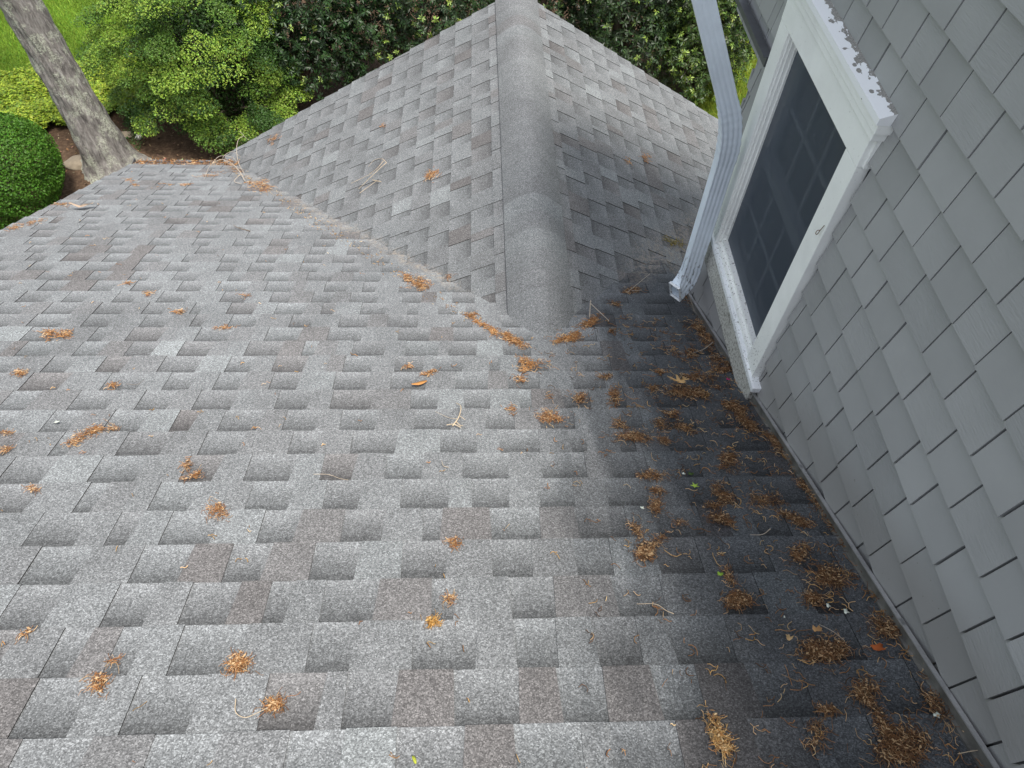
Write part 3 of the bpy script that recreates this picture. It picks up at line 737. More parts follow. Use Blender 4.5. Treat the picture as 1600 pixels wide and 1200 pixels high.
def rhododendron(c, rad, nros, tint, bright):
    root = empty('rhododendron', (c[0], c[1], .008)); c = np.array(c); rad = np.array(rad)
    d = unit(nros, -.55); lump = 1 + .12 * np.sin(4 * d[:, :1] + 3 * d[:, 2:3] + c[0]) + .13 * np.sin(9 * d[:, :1] + 2 * c[0]) * np.sin(8 * d[:, 2:3] + 5 * d[:, 1:2]) + rng.normal(size=(nros, 1)) * .07
    depth = 1 - .55 * (rng.random((nros, 1)) ** 2.2)
    Pc = c + d * rad * lump * depth; Pc[:, 2] = np.maximum(Pc[:, 2], .1)
    ax = d * .6 + np.array([0, 0, .75]) + rng.normal(size=(nros, 3)) * .35; ax /= np.linalg.norm(ax, axis=1, keepdims=True)
    L_ = []
    k = 7; bright_mask = rng.random(nros) < bright
    for j in range(k):
        an = 2 * math.pi * j / k + rng.random(nros) * .5
        u = np.cross(ax, np.array([.3, .2, .1])); u /= np.linalg.norm(u, axis=1, keepdims=True); w = np.cross(ax, u)
        out = u * np.cos(an)[:, None] + w * np.sin(an)[:, None]
        droop = rng.uniform(-.35, .45, (nros, 1)); T = out + ax * droop
        s = rng.uniform(.022, .042, nros) * np.where(bright_mask, .8, 1)
        P = Pc + T * s[:, None] * 1.05
        col = np.where(bright_mask[:, None], jit((.20, .29, .05), nros, .2), jit(tint, nros, .3))
        L_.append(leaf_arrays(P, ax + out * .25 + rng.normal(size=(nros, 3)) * .2, s, col, .36, .10, T))
    V, F, C = cat_(L_); arrays('foliage', V, F, M['gloss_leaf'], C, root)
    tips = [tuple(p) for p in Pc[:40]]
    V, F = stems((c[0], c[1], 0), tips, .035, .007); arrays('branches', V, F, M['dark_twig'], parent=root, smoothf=True)
    return root
for c, rad, n, tint, br, lab in (
    ((-2.75, 10.55, 1.3), (1.15, .9, 1.75), 4600, (.022, .050, .014), .03, 'dark broadleaf evergreen shrub filling the gap right of the light tiered shrub'),
    ((-1.05, 10.9, 1.4), (1.2, 1.0, 1.9), 4600, (.025, .052, .015), .09, 'dark broadleaf evergreen with bright new leaf whorls behind the left gable edge'),
    ((.75, 11.2, 1.5), (1.2, 1.0, 1.9), 3000, (.025, .052, .015), .07, 'dark evergreen shrub directly behind the gable ridge, mostly hidden'),
    ((2.25, 11.0, 1.35), (1.0, .95, 1.9), 4400, (.026, .050, .015), .08, 'dark evergreen shrub behind the right gable edge, left of the downspout'),
    ((3.55, 10.9, 1.0), (.75, .8, 1.35), 3600, (.050, .085, .02), .25, 'yellow green leafy shrub behind the white downspout'),
    ((4.75, 13.4, 1.1), (1.2, .9, 1.5), 3200, (.055, .09, .025), .35, 'pale leaved shrub across the small lawn, between downspout and wall')):
    o = rhododendron(c, rad, n, tint, br); tag(o, lab, 'shrub', 'evergreen shrubs behind the gable')

# clipped boxwood
def boxwood(c, r, n):
    root = empty('boxwood', (c[0], c[1], .008)); d = unit(n, -.75); c = np.array(c)
    lump = 1 + .05 * np.sin(7 * d[:, :1]) * np.sin(6 * d[:, 1:2] + 1) + .03 * np.sin(17 * d[:, :1] + 13 * d[:, 2:]) 
    P = c + d * np.array(r) * lump * (1 - .12 * rng.random((n, 1)) ** 1.5); P[:, 2] = np.maximum(P[:, 2], .02)
    cl = np.sin(P[:, 0] * 31) + np.sin(P[:, 1] * 27 + 2) + np.sin(P[:, 2] * 29 + 1)
    col = jit((.075, .18, .020), n, .22) * (1 + .18 * cl[:, None] / 3)
    V, F, C = leaf_arrays(P, d + rng.normal(size=(n, 3)) * .65, rng.uniform(.010, .019, n), col, .6)
    arrays('foliage', V, F, M['leaf'], C, root)
    V, F = stems((c[0], c[1], 0), [tuple(c + q * np.array(r) * .85) for q in unit(30, -.2)], .025, .006); arrays('branches', V, F, M['dark_twig'], parent=root, smoothf=True)
    return root
o = boxwood((-6.10, 7.72, .60), (.80, .82, .72), 60000)
tag(o, 'round clipped boxwood with tiny dense leaves at the left photo edge', 'shrub')

# yellow green ground cover
n = 34000
P = np.stack([rng.uniform(-9.2, -4.9, n), rng.uniform(8.9, 11.35, n)], 1)
def inbed(x, y):
    top = np.interp(x, [-9.2, -7.6, -6.4, -5.6, -4.9], [10.2, 10.75, 11.05, 11.25, 11.5]); bot = np.interp(x, [-9.2, -7.2, -6.1, -5.6, -4.9], [8.9, 9.0, 9.45, 9.75, 10.1])
    e = .12 * np.sin(x * 9) + .08 * np.sin(x * 23); return (y < top + e * .6) & (y > bot + e)
P = P[inbed(P[:, 0], P[:, 1])]; n = len(P)
hgt = .20 + .05 * np.sin(P[:, 0] * 6) * np.sin(P[:, 1] * 7) + .04 * np.sin(P[:, 0] * 19 + P[:, 1] * 15)
L_ = []
for j in range(5):
    an = 2 * math.pi * j / 5 + rng.random(n); T = np.stack([np.cos(an), np.sin(an), rng.uniform(-.2, .5, n)], 1); s = rng.uniform(.016, .028, n)
    z = hgt * rng.uniform(.55, 1.1, n)
    base = np.stack([P[:, 0], P[:, 1], z], 1)
    col = np.where((rng.random(n) < .7)[:, None], jit((.34, .44, .045), n, .2), jit((.15, .24, .03), n, .2))
    if j == 0: keep = base
    L_.append(leaf_arrays(np.concatenate([base[:, :2], keep[:, 2:]], 1) + T * s[:, None], np.array([0, 0, 1.]) + rng.normal(size=(n, 3)) * .3, s, col, .5, .12, T))
V, F, C = cat_(L_); o = arrays('ground_cover', V, F, M['leaf'], C); tag(o, 'bright yellow green ground cover between the lawn and the mulch', 'ground cover', kind='stuff')

# grass blades
def blades(x0, x1, y0, y1, n, base):
    Pb = np.stack([rng.uniform(x0, x1, n), rng.uniform(y0, y1, n), np.full(n, .004)], 1)
    h = rng.uniform(.03, .065, n); an = rng.random(n) * 6.28; w = .006
    dx = np.stack([np.cos(an), np.sin(an), 0 * an], 1) * w; lean = rng.normal(size=(n, 3)) * .025; lean[:, 2] = h
    V = np.stack([Pb - dx, Pb + dx, Pb + lean], 1).reshape(-1, 3); F = np.arange(n * 3).reshape(-1, 3)
    stripe = np.sin((Pb[:, 0] * .42 + Pb[:, 1] * .9) * 5.2 + np.sin(Pb[:, 0] * 1.7))
    col = jit(base, n, .2) * (1 + .14 * stripe[:, None]); return V, F, np.repeat(col, 3, 0)
a = blades(-10.5, -5.0, 10.6, 15.5, 110000, (.20, .31, .035)); k = a[0][::3]
top = np.interp(k[:, 0], [-10.5, -9.2, -7.6, -6.4, -5.6, -4.9], [9.8, 10.2, 10.75, 11.05, 11.25, 11.6]); keep = np.repeat(k[:, 1] > top, 3)
Va = a[0][keep]; Ca = a[2][keep]; Fa = np.arange(len(Va)).reshape(-1, 3)
b_ = blades(3.6, 6.4, 9.3, 12.7, 45000, (.24, .29, .035))
V, F, C = cat_([(Va, Fa, Ca), b_]); o = arrays('grass', V, F, M['grass'], C); tag(o, 'mown sunny green grass on the lawn', 'grass', kind='stuff')

# wood chips and fallen bits on the bed
n = 5200; P = np.stack([rng.uniform(-7.2, 3.2, n), rng.uniform(5.4, 9.9, n), rng.uniform(.012, .03, n)], 1)
dens = np.exp(-((P[:, 0] + 4.7) ** 2) / 1.2 - ((P[:, 1] - 8.75) ** 2) / .5) * 1.2 + .35; P = P[rng.random(n) < dens]; n = len(P)
col = np.where((rng.random(n) < .35)[:, None], jit((.42, .33, .18), n, .25), jit((.20, .13, .075), n, .3))
V, F, C = leaf_arrays(P, np.array([0, 0, 1.]) + rng.normal(size=(n, 3)) * .4, rng.uniform(.010, .032, n), col, .5, .1)
o = arrays('bark_chips', V, F, M['litter'], C); tag(o, 'tan chips and fallen leaves scattered on the dark mulch', 'leaf litter', kind='stuff')

def stone(loc, r, material, label, seed):
    import bmesh
    bm = bmesh.new(); bmesh.ops.create_icosphere(bm, subdivisions=3, radius=1); rs = random.Random(seed)
    ph = [rs.uniform(0, 6) for _ in range(6)]
    for v in bm.verts:
        c = v.co; k = 1 + .12 * math.sin(3 * c.x + ph[0]) + .1 * math.sin(4 * c.y + ph[1]) + .08 * math.sin(5 * c.z + ph[2] + 3 * c.x)
        v.co = Vector((c.x * r[0] * k, c.y * r[1] * k, max(c.z * r[2] * k, -r[2] * .6)))
    for f in bm.faces: f.smooth = True
    me = bpy.data.meshes.new('stone'); bm.to_mesh(me); bm.free(); me.materials.append(material)
    o = bpy.data.objects.new('stone', me); COL.objects.link(o); o.location = loc; tag(o, label, 'stone', 'stones in the mulch bed')
stone((-4.92, 9.33, .05), (.05, .045, .04), M['white_stone'], 'small white rounded stone on the mulch right of the trunk', 1)
stone((-5.12, 9.40, .04), (.10, .07, .04), M['stone'], 'low tan stone against the right side of the trunk base', 2)
stone((-5.60, 8.74, .02), (.20, .15, .05), M['stone'], 'flat broad tan stone left of the trunk base', 3)

# leaning oak
tree = empty('oak_tree', (-5.12, 8.68, .008)); tag(tree, 'thick grey lichen covered oak trunk leaning left beside the roof corner', 'tree')
prof = smooth_path([(-5.10, 8.66, -.1), (-5.11, 8.67, .25), (-5.16, 8.69, 1.0), (-5.31, 8.74, 2.25), (-5.60, 8.75, 4.2), (-6.2, 8.6, 6.6), (-7.0, 8.45, 9.0)], 16)
NSG = 72; V = []; F = []
for i, p in enumerate(prof):
    z = p.z; rad = .238 - .012 * z + .16 * math.exp(-max(z, 0) / .22) + .03 * math.exp(-abs(z - .5) / .4)
    for k in range(NSG):
        an = 2 * math.pi * k / NSG
        root = .26 * math.exp(-max(z, 0) / .18) * max(0, math.sin(an * 2.5 + .6)) ** 2
        rg = .010 * math.sin(an * 17 + 2.2 * math.sin(z * 3.1) + 3 * math.sin(z * 1.3 + an)) + .007 * math.sin(an * 31 + z * 9) + .008 * math.sin(z * 14 + an * 5) + .012 * math.sin(an * 3 + z * 2.3)
        kn = .035 * math.exp(-((an - 4.9) ** 2) / .05 - ((z - .42) ** 2) / .01)
        r_ = rad * (1 + root) + rg * 1.0 + kn
        V.append((p.x + r_ * math.cos(an), p.y + r_ * math.sin(an), p.z))
for i in range(len(prof) - 1):
    for k in range(NSG):
        k2 = (k + 1) % NSG; F.append((i * NSG + k, i * NSG + k2, (i + 1) * NSG + k2, (i + 1) * NSG + k))
arrays('trunk', np.array(V), np.array(F), M['bark'], parent=tree, smoothf=True)
lb = []
tips = []
for k in range(9):
    an = k * .7 + 1.2; e = Vector((-7.0 + 1.3 * math.cos(an) - .8, 8.45 + 1.2 * math.sin(an) - .4, 9.6 + .5 * math.sin(k * 2.1))); tips.append(e)
    lb.append((smooth_path([(-6.6 - .02 * k, 8.53, 7.8 + .12 * k), Vector((-6.9, 8.45, 8.9)).lerp(e, .5), e], 5), list(np.linspace(.09, .02, 11)), 7))
V, F = tubes(lb); arrays('limbs', V, F, M['bark'], parent=tree, smoothf=True)
L_ = []
for e in tips:
    n = 700; P = np.array(e) + rng.normal(size=(n, 3)) * np.array([.42, .42, .3]); L_.append(leaf_arrays(P, np.array([0, 0, 1.]) + rng.normal(size=(n, 3)) * .6, rng.uniform(.03, .06, n), jit((.06, .12, .02), n, .25), .5))
V, F, C = cat_(L_); arrays('crown', V, F, M['leaf'], C, tree)

# ------------------------------------------------------------------ THINGS LYING ON THE ROOF
KIND = {'o': ((.39, .195, .075), (.24, .11, .048), (.56, .38, .21)), 'y': ((.50, .27, .07), (.40, .20, .05), (.58, .38, .15)),
        'v': ((.40, .20, .075), (.26, .12, .05), (.55, .36, .19)), 'b': ((.24, .125, .058), (.12, .065, .036), (.46, .31, .17)),
        'w': ((.48, .30, .12), (.36, .19, .07), (.60, .44, .24)), 'm': ((.30, .22, .04), (.22, .20, .03), (.42, .34, .12))}
def strands(fr, u, s, A1, A2, n, kind, rnd, flat=.012, length=(.016, .05), thick=(.0008, .0016), shape=None):
    """a tangle of curved catkin strands: V, F, C"""
    V = []; F = []; C = []
    cols = KIND[kind]; ra = math.hypot(*A1); rb = math.hypot(*A2); ph = rnd.uniform(0, 6); ph2 = rnd.uniform(0, 6)
    for _ in range(n):
        if _ == 0:
            subs = [(rnd.uniform(-.7, .7), rnd.uniform(-.6, .6), rnd.uniform(.2, .55), rnd.uniform(0, 3.14), rnd.uniform(.3, 1)) for _k in range(4 + n // 40)] + [(0, 0, .5, rnd.uniform(0, 3.14), .5)]
        sa_, sb_, sr_, st_, sq_ = rnd.choice(subs)
        r_ = rnd.random() ** .75; an = rnd.uniform(0, 2 * math.pi); edge = sr_
        if rnd.random() < .13: edge = rnd.uniform(.9, 1.6); st_, sq_ = 0, 1
        e1, e2 = r_ * math.cos(an) * edge * 1.25, r_ * math.sin(an) * edge * sq_
        a, b = sa_ + e1 * math.cos(st_) - e2 * math.sin(st_), sb_ + e1 * math.sin(st_) + e2 * math.cos(st_)
        pu, ps = u + A1[0] * a + A2[0] * b, s + A1[1] * a + A2[1] * b
        hgt = .004 + flat * (1 - min(r_, 1)) * rnd.random() * (sr_ / .6) + .003 * rnd.random()
        L_ = rnd.uniform(*length) * (1.5 if rnd.random() < .12 else 1); th = rnd.uniform(0, 2 * math.pi); cv = rnd.choice((-1, 1)) * rnd.uniform(4, 90); w = rnd.uniform(*thick)
        m_ = 5; pts = []
        cu, cs_ = pu, ps
        for k in range(m_):
            pts.append((cu, cs_, hgt + .003 * math.sin(k * 1.7 + th))); cu += math.cos(th) * L_ / m_; cs_ += math.sin(th) * L_ / m_; th += cv * L_ / m_
        c = cols[0] if rnd.random() < .5 else (cols[1] if rnd.random() < .55 else cols[2]); f_ = rnd.uniform(.55, 1.5); c = tuple(x * f_ for x in c)
        base = len(V)
        for k, (qu, qs, qh) in enumerate(pts):
            k2 = min(k + 1, m_ - 1); k1 = max(k - 1, 0); du, ds = pts[k2][0] - pts[k1][0], pts[k2][1] - pts[k1][1]; l_ = math.hypot(du, ds) + 1e-9; nu, ns = -ds / l_ * w, du / l_ * w
            V += [tuple(fr(qu + nu, qs + ns, qh)), tuple(fr(qu - nu, qs - ns, qh)), tuple(fr(qu, qs, qh + w * 1.7))]; C += [c] * 3
        for k in range(m_ - 1):
            i = base + k * 3; j = i + 3
            F += [(i, i + 2, j + 2, j), (i + 2, i + 1, j + 1, j + 2), (i + 1, i, j, j + 1)]
    return V, F, C
def connected(V, F, C, nstr):
    """keep the strands and bits that lie together as one tangle"""
    V = np.array(V); C = np.array(C); isl = np.concatenate([np.arange(nstr) // 15, nstr // 15 + np.arange(len(V) - nstr) // 4]); k = isl.max() + 1
    lo = np.full((k, 3), 1e9); hi = -lo; np.minimum.at(lo, isl, V); np.maximum.at(hi, isl, V); sz = (hi - lo).max(1)
    gap = np.maximum(0, np.maximum(lo[:, None] - hi[None], lo[None] - hi[:, None])); near = np.sqrt((gap ** 2).sum(2)) <= np.maximum(.018, .45 * np.maximum(sz[:, None], sz[None]))
    lab = np.arange(k)
    while True:
        new = np.where(near, lab[None], k).min(1)
        if (new == lab).all(): break
        lab = new
    best = np.bincount(lab).argmax(); keep = (lab == best)[isl]; ren = np.cumsum(keep) - 1
    F = np.array([[ren[i] for i in f] for f in F if keep[f[0]]]); return V[keep], F, C[keep]
CLUMPS = [
('M',-2.831,4.527,(0.074,0.130),(0.041,-0.054),90,'o','long flat streak of orange catkins lying along the left roof edge near the boxwood'),
('M',-2.835,4.997,(0.058,0.002),(0.031,-0.065),40,'o','small orange catkin patch just below the curled brown leaf near the left roof edge'),
('M',-2.686,5.713,(0.042,0.002),(0.034,-0.082),30,'o','faint catkin patch near the far left roof corner, below the tree trunk'),
('M',-2.564,5.554,(0.033,0.002),(0.024,-0.058),24,'o','bright little catkin tuft beside the faint patch below the tree trunk'),
('M',-2.206,5.591,(0.061,0.003),(0.027,-0.079),40,'o','flat catkin patch near the gutter, left of the forked branch pile'),
('M',-2.381,5.624,(0.057,0.002),(0.022,-0.060),18,'o','thin catkin scatter near the gutter, third patch from the tree trunk'),
('M',-1.816,2.892,(0.076,0.000),(0.035,-0.070),110,'o','wide triangular orange catkin clump on the left of the sunlit roof'),
('M',-1.338,2.082,(0.038,0.068),(0.021,-0.031),150,'o','largest orange catkin clump on the left side, slanting up to the right'),
('M',-1.258,2.133,(0.017,0.000),(0.008,-0.020),22,'o','small catkin tuft touching the right of the large slanted orange clump'),
('M',-1.777,2.539,(0.032,-0.001),(0.014,-0.027),36,'o','small orange catkin tuft near the left photo edge, under the triangular clump'),
('M',-1.600,2.105,(0.019,0.000),(0.011,-0.020),26,'o','upper of two small catkin tufts cut by the left photo edge'),
('M',-1.544,2.008,(0.022,0.000),(0.010,-0.018),26,'o','lower of two small catkin tufts cut by the left photo edge'),
('M',-0.928,1.913,(0.012,0.000),(0.013,-0.038),30,'o','narrow upright catkin streak above a pair of small clumps, lower left roof'),
('M',-0.887,1.850,(0.027,0.020),(0.005,-0.013),44,'o','flat catkin pair below the narrow upright streak, lower left roof'),
('M',-0.766,1.679,(0.029,0.000),(0.012,-0.040),80,'o','round orange catkin clump alone on the lower left of the roof'),
('M',-1.348,1.787,(0.021,-0.001),(0.010,-0.019),24,'o','pale loose catkin tuft near the left edge, below the large slanted clump'),
('M',-1.384,2.428,(0.021,0.000),(0.017,-0.039),22,'o','faint upright catkin tuft between the two biggest left hand clumps'),
('M',-1.388,3.139,(0.026,0.000),(0.013,-0.037),30,'o','small dense catkin tuft in the middle of the left roof'),
('M',-1.628,3.377,(0.022,0.000),(0.013,-0.033),22,'o','small catkin tuft with a stem, higher of a diagonal row on the left roof'),
('M',-1.785,3.516,(0.019,0.000),(0.011,-0.027),16,'o','tiny catkin tuft at the top of the diagonal row on the left roof'),
('M',-1.146,2.974,(0.037,0.000),(0.013,-0.041),26,'o','catkin tuft with a short twig on the left roof, left of the valley clump'),
('M',-1.147,3.356,(0.019,0.000),(0.009,-0.033),14,'o','tiny pale catkin tuft under the left valley, uphill of the short dark twig'),
('M',-0.548,1.139,(0.021,-0.001),(0.009,-0.033),120,'o','dense upright orange catkin clump near the bottom left of the photo'),
('M',-0.829,1.090,(0.019,0.000),(0.012,-0.026),60,'o','reddish loose catkin clump at the bottom left of the photo'),
('M',-0.827,1.147,(0.008,-0.001),(0.004,-0.009),14,'o','tiny catkin tuft just above the reddish loose clump'),
('M',-0.437,1.019,(0.023,0.000),(0.005,-0.020),70,'o','catkin clump at the end of a long curved stem, bottom left'),
('M',-1.062,1.232,(0.027,-0.001),(0.010,-0.019),16,'o','faint pale catkin scatter near the bottom left photo corner'),
('M',-0.062,1.529,(0.014,0.000),(0.000,-0.021),40,'o','small orange catkin tuft in the lower middle of the roof'),
('M',-0.105,1.240,(0.020,0.000),(0.001,-0.018),46,'y','curly yellow catkin clump in the lower middle of the roof'),
('M',-0.069,1.321,(0.012,0.000),(0.001,-0.009),26,'o','tiny dense catkin tuft right above the curly yellow clump'),
('M',-0.186,2.542,(0.038,0.016),(0.001,-0.022),34,'o','pale catkin scatter just above the flat orange leaf'),
('M',-0.277,2.586,(0.021,0.000),(0.003,-0.033),16,'o','tiny pale catkin tuft up and left of the flat orange leaf'),
('M',-0.330,3.569,(0.073,-0.091),(-0.006,-0.101),220,'o','dense orange catkin heap on the left valley, between the two roof slopes'),
('M',-0.252,3.496,(0.017,0.000),(0.003,-0.045),16,'o','tiny catkin tuft at the right toe of the dense valley heap'),
('M',-1.678,5.635,(0.106,0.005),(0.066,-0.254),220,'o','big heap of orange catkins at the lower end of the left valley'),
('M',-2.053,6.325,(0.064,0.003),(0.147,-0.510),120,'o','upright catkin drift caught in the forked branch at the valley bottom'),
('M',-2.116,5.961,(0.110,0.005),(0.042,-0.132),60,'o','flat catkin drift under the arching branch beside the gutter'),
('M',0.039,2.998,(0.062,-0.097),(0.005,-0.028),120,'v','upper part of the catkin strip along the left of the ridge foot'),
('M',0.159,2.841,(0.069,-0.084),(-0.008,-0.046),190,'v','lower thick part of the catkin strip along the left of the ridge foot'),
('M',-0.027,3.115,(0.031,0.000),(0.001,-0.037),40,'o','small catkin tuft at the top of the strip by the ridge foot'),
('M',0.403,2.854,(0.069,0.040),(-0.006,-0.052),210,'v','thick brown catkin wedge on the right of the ridge foot'),
('M',0.531,3.028,(0.078,0.105),(0.001,-0.036),110,'v','thin upper end of the catkin wedge right of the ridge foot, under sticks'),
('M',0.233,2.601,(0.064,0.000),(-0.007,-0.094),150,'v','loose catkin fan directly below the ridge foot'),
('M',0.173,2.480,(0.021,0.000),(-0.001,-0.031),26,'o','small catkin tuft at the lower left of the fan below the ridge foot'),
('M',0.267,2.193,(0.061,0.000),(-0.004,-0.052),150,'o','wide catkin clump in the roof middle, below the fan'),
('M',0.125,2.253,(0.017,0.000),(-0.001,-0.027),18,'o','tiny catkin tuft left of the wide clump in the roof middle'),
('M',0.809,3.443,(0.051,0.001),(-0.010,-0.053),90,'b','dark catkin clump with twigs in the right valley'),
('M',0.684,3.245,(0.029,0.000),(-0.007,-0.040),30,'b','small tuft halfway up the right valley, below the dark twig clump'),
('M',0.625,2.936,(0.029,0.000),(-0.007,-0.042),24,'b','faint tuft in the shade right of the catkin wedge'),
('L',3.736,0.651,(-0.048,-0.072),(-0.053,-0.002),90,'o','round orange catkin clump on the left slope of the gable'),
('L',5.327,2.320,(-0.055,-0.075),(-0.076,-0.017),44,'o','slim catkin tuft near the far edge of the left gable slope'),
('L',4.625,1.129,(-0.014,-0.018),(-0.026,-0.002),14,'o','tiny orange speck of catkins high on the left gable slope'),
('L',2.762,0.520,(-0.008,-0.016),(-0.015,-0.000),12,'o','tiny orange speck of catkins low on the left gable slope near the valley'),
('R',4.191,0.994,(0.045,0.061),(-0.076,-0.015),44,'o','orange catkin tuft on the right slope of the gable'),
('R',4.000,0.801,(0.023,0.031),(-0.048,-0.008),20,'o','faint catkin tuft left of the orange tuft on the right gable slope'),
('R',3.372,1.068,(0.073,0.127),(-0.048,-0.011),90,'m','mossy yellow debris heap on the right gable slope beside the downspout'),
('M',0.410,2.326,(0.027,0.000),(-0.008,-0.061),60,'b','catkin tuft left of the tall two part tuft in the shaded roof middle'),
('M',0.535,2.335,(0.019,0.000),(-0.015,-0.085),80,'b','tall narrow catkin tuft in the shaded roof middle'),
('M',0.519,2.500,(0.026,0.000),(-0.005,-0.032),34,'b','small round tuft above the tall narrow tuft'),
('M',0.557,2.063,(0.082,-0.001),(-0.009,-0.044),230,'b','long flat catkin drift, the foot of an L shape in the shade'),
('M',0.519,2.138,(0.021,0.000),(-0.008,-0.042),50,'b','upright arm at the left of the L shaped drift in the shade'),
('M',0.663,2.158,(0.028,0.000),(-0.015,-0.068),70,'b','pale catkin arch right of the long flat drift'),
('M',0.721,2.202,(0.033,0.000),(-0.008,-0.031),50,'b','reddish tuft between the pale arch and the slanted brown drift'),
('M',0.746,2.114,(0.035,-0.042),(-0.008,-0.029),90,'b','slanted brown drift right of the reddish tuft'),
('M',0.656,2.029,(0.018,0.000),(-0.008,-0.035),40,'b','small tuft hanging below the pale arch'),
('M',0.753,2.537,(0.016,0.000),(-0.008,-0.033),24,'b','small tuft above and left of the tan oak leaf'),
('M',0.703,2.409,(0.030,0.000),(-0.007,-0.030),30,'b','small catkin tuft at the left tip of the tan oak leaf'),
('M',0.866,2.377,(0.122,-0.001),(-0.018,-0.064),260,'b','dark broad mat of catkins under the tan oak leaf'),
('M',0.912,2.498,(0.079,-0.001),(-0.013,-0.048),90,'b','loose catkin mat behind the tan oak leaf, left of the pink petal'),
('M',0.966,2.245,(0.027,-0.064),(-0.028,-0.041),200,'b','dark matted drift downhill of the window sill end'),
('M',0.981,2.120,(0.026,-0.071),(-0.022,-0.038),170,'b','tail of the matted drift below the window sill end'),
('M',0.834,1.912,(0.032,-0.001),(-0.023,-0.072),170,'b','compact oval catkin clump alone in the dark strip'),
('M',0.563,1.830,(0.050,0.000),(-0.007,-0.030),120,'b','spread catkin clump heading a vertical row in the shade'),
('M',0.564,1.754,(0.016,-0.001),(-0.005,-0.023),50,'b','second clump of the vertical row, a small round one'),
('M',0.541,1.670,(0.014,-0.001),(-0.013,-0.059),90,'b','third clump of the vertical row, tall and thin'),
('M',0.465,1.474,(0.028,-0.001),(-0.008,-0.038),190,'b','heart shaped orange catkin clump at the foot of the vertical row'),
('M',0.462,1.564,(0.002,-0.059),(0.007,0.000),60,'b','thin catkin trail rising left from the heart shaped clump'),
('M',0.513,1.520,(0.034,0.034),(0.001,-0.014),44,'b','thin catkin trail rising right from the heart shaped clump'),
('M',0.592,1.598,(0.009,0.000),(-0.004,-0.017),20,'b','tiny tuft right of the thin vertical row'),
('M',0.748,1.751,(0.017,-0.001),(-0.012,-0.042),50,'b','left of two upright tufts in the dark strip below the oval clump'),
('M',0.765,1.712,(0.018,0.000),(-0.011,-0.034),70,'b','right of two upright tufts in the dark strip below the oval clump'),
('M',0.723,1.616,(0.029,-0.001),(-0.009,-0.032),130,'b','low round clump just below two upright tufts'),
('M',0.707,1.666,(0.032,0.000),(-0.007,-0.023),50,'b','faint reddish spread left of the low round clump'),
('M',0.901,1.709,(0.056,-0.001),(-0.016,-0.043),100,'b','loose dark drift uphill of the paired drifts near the wall'),
('M',0.943,1.611,(0.032,-0.035),(-0.007,-0.017),140,'b','curved reddish drift in the dark strip near the wall'),
('M',0.900,1.459,(0.029,-0.001),(-0.018,-0.045),120,'b','ring like drift below the curved reddish drift'),
('M',0.947,1.372,(0.045,-0.001),(-0.019,-0.042),260,'b','round brown nest near the wall flashing, upper of the nests'),
('M',0.865,1.298,(0.027,-0.001),(-0.011,-0.026),120,'b','small round nest just left of the upper nest'),
('M',0.669,1.298,(0.029,0.000),(-0.010,-0.032),190,'b','round clump with a pale stem above it, left of the small nest'),
('M',0.673,1.373,(0.002,-0.046),(0.007,0.000),60,'b','stringy catkin trail above the round clump with the pale stem'),
('M',0.827,1.134,(0.055,-0.001),(-0.016,-0.036),380,'b','largest dark nest of catkins with a dead leaf, lower right'),
('M',1.009,1.191,(0.041,-0.001),(-0.023,-0.042),150,'b','fan of catkins against the flashing, uphill of the red leaf'),
('M',0.867,1.014,(0.026,-0.001),(-0.017,-0.036),170,'b','curly yellow clump between the largest nest and the bottom mat'),
('M',0.881,0.886,(0.062,-0.002),(-0.025,-0.047),460,'b','broad brown mat of catkins at the bottom right of the roof'),
('M',0.866,0.945,(-0.003,-0.039),(0.010,0.003),90,'b','slim trail leading down into the broad bottom mat'),
('M',0.505,0.923,(0.001,-0.054),(0.009,0.003),150,'w','long straw coloured bundle at the bottom, left of the shaded nests'),
('M',0.713,0.917,(0.019,-0.001),(-0.016,-0.037),60,'b','faint bundle between the straw coloured bundle and the bottom mat'),
('M',0.759,0.973,(0.022,0.000),(-0.005,-0.011),50,'b','curly tuft above the faint bundle at the bottom'),
('M',1.008,0.969,(0.002,-0.058),(-0.022,-0.004),80,'b','dark litter in the corner against the flashing, bottom right'),
('M',1.039,2.895,(-0.009,-0.244),(-0.037,-0.028),190,'b','dark litter drift against the wall below the window apron'),
('M',1.040,2.610,(0.076,0.000),(-0.032,-0.102),170,'b','litter drift at the foot of the window sill end'),
('M',1.093,3.315,(0.040,0.000),(-0.036,-0.132),60,'b','dark litter just below the downspout outlet'),
('M',1.037,1.989,(0.001,-0.113),(-0.022,-0.012),120,'b','litter line against the flashing just past the window'),
('M',1.042,1.707,(0.000,-0.109),(-0.021,-0.006),150,'b','litter line against the flashing beside the curved drift'),
('M',1.055,1.558,(-0.001,-0.076),(-0.018,-0.006),110,'b','litter line against the flashing above the upper nest'),
('M',0.913,2.700,(0.084,0.000),(-0.019,-0.072),70,'b','thin litter around a curved twig uphill of the window sill end'),
]
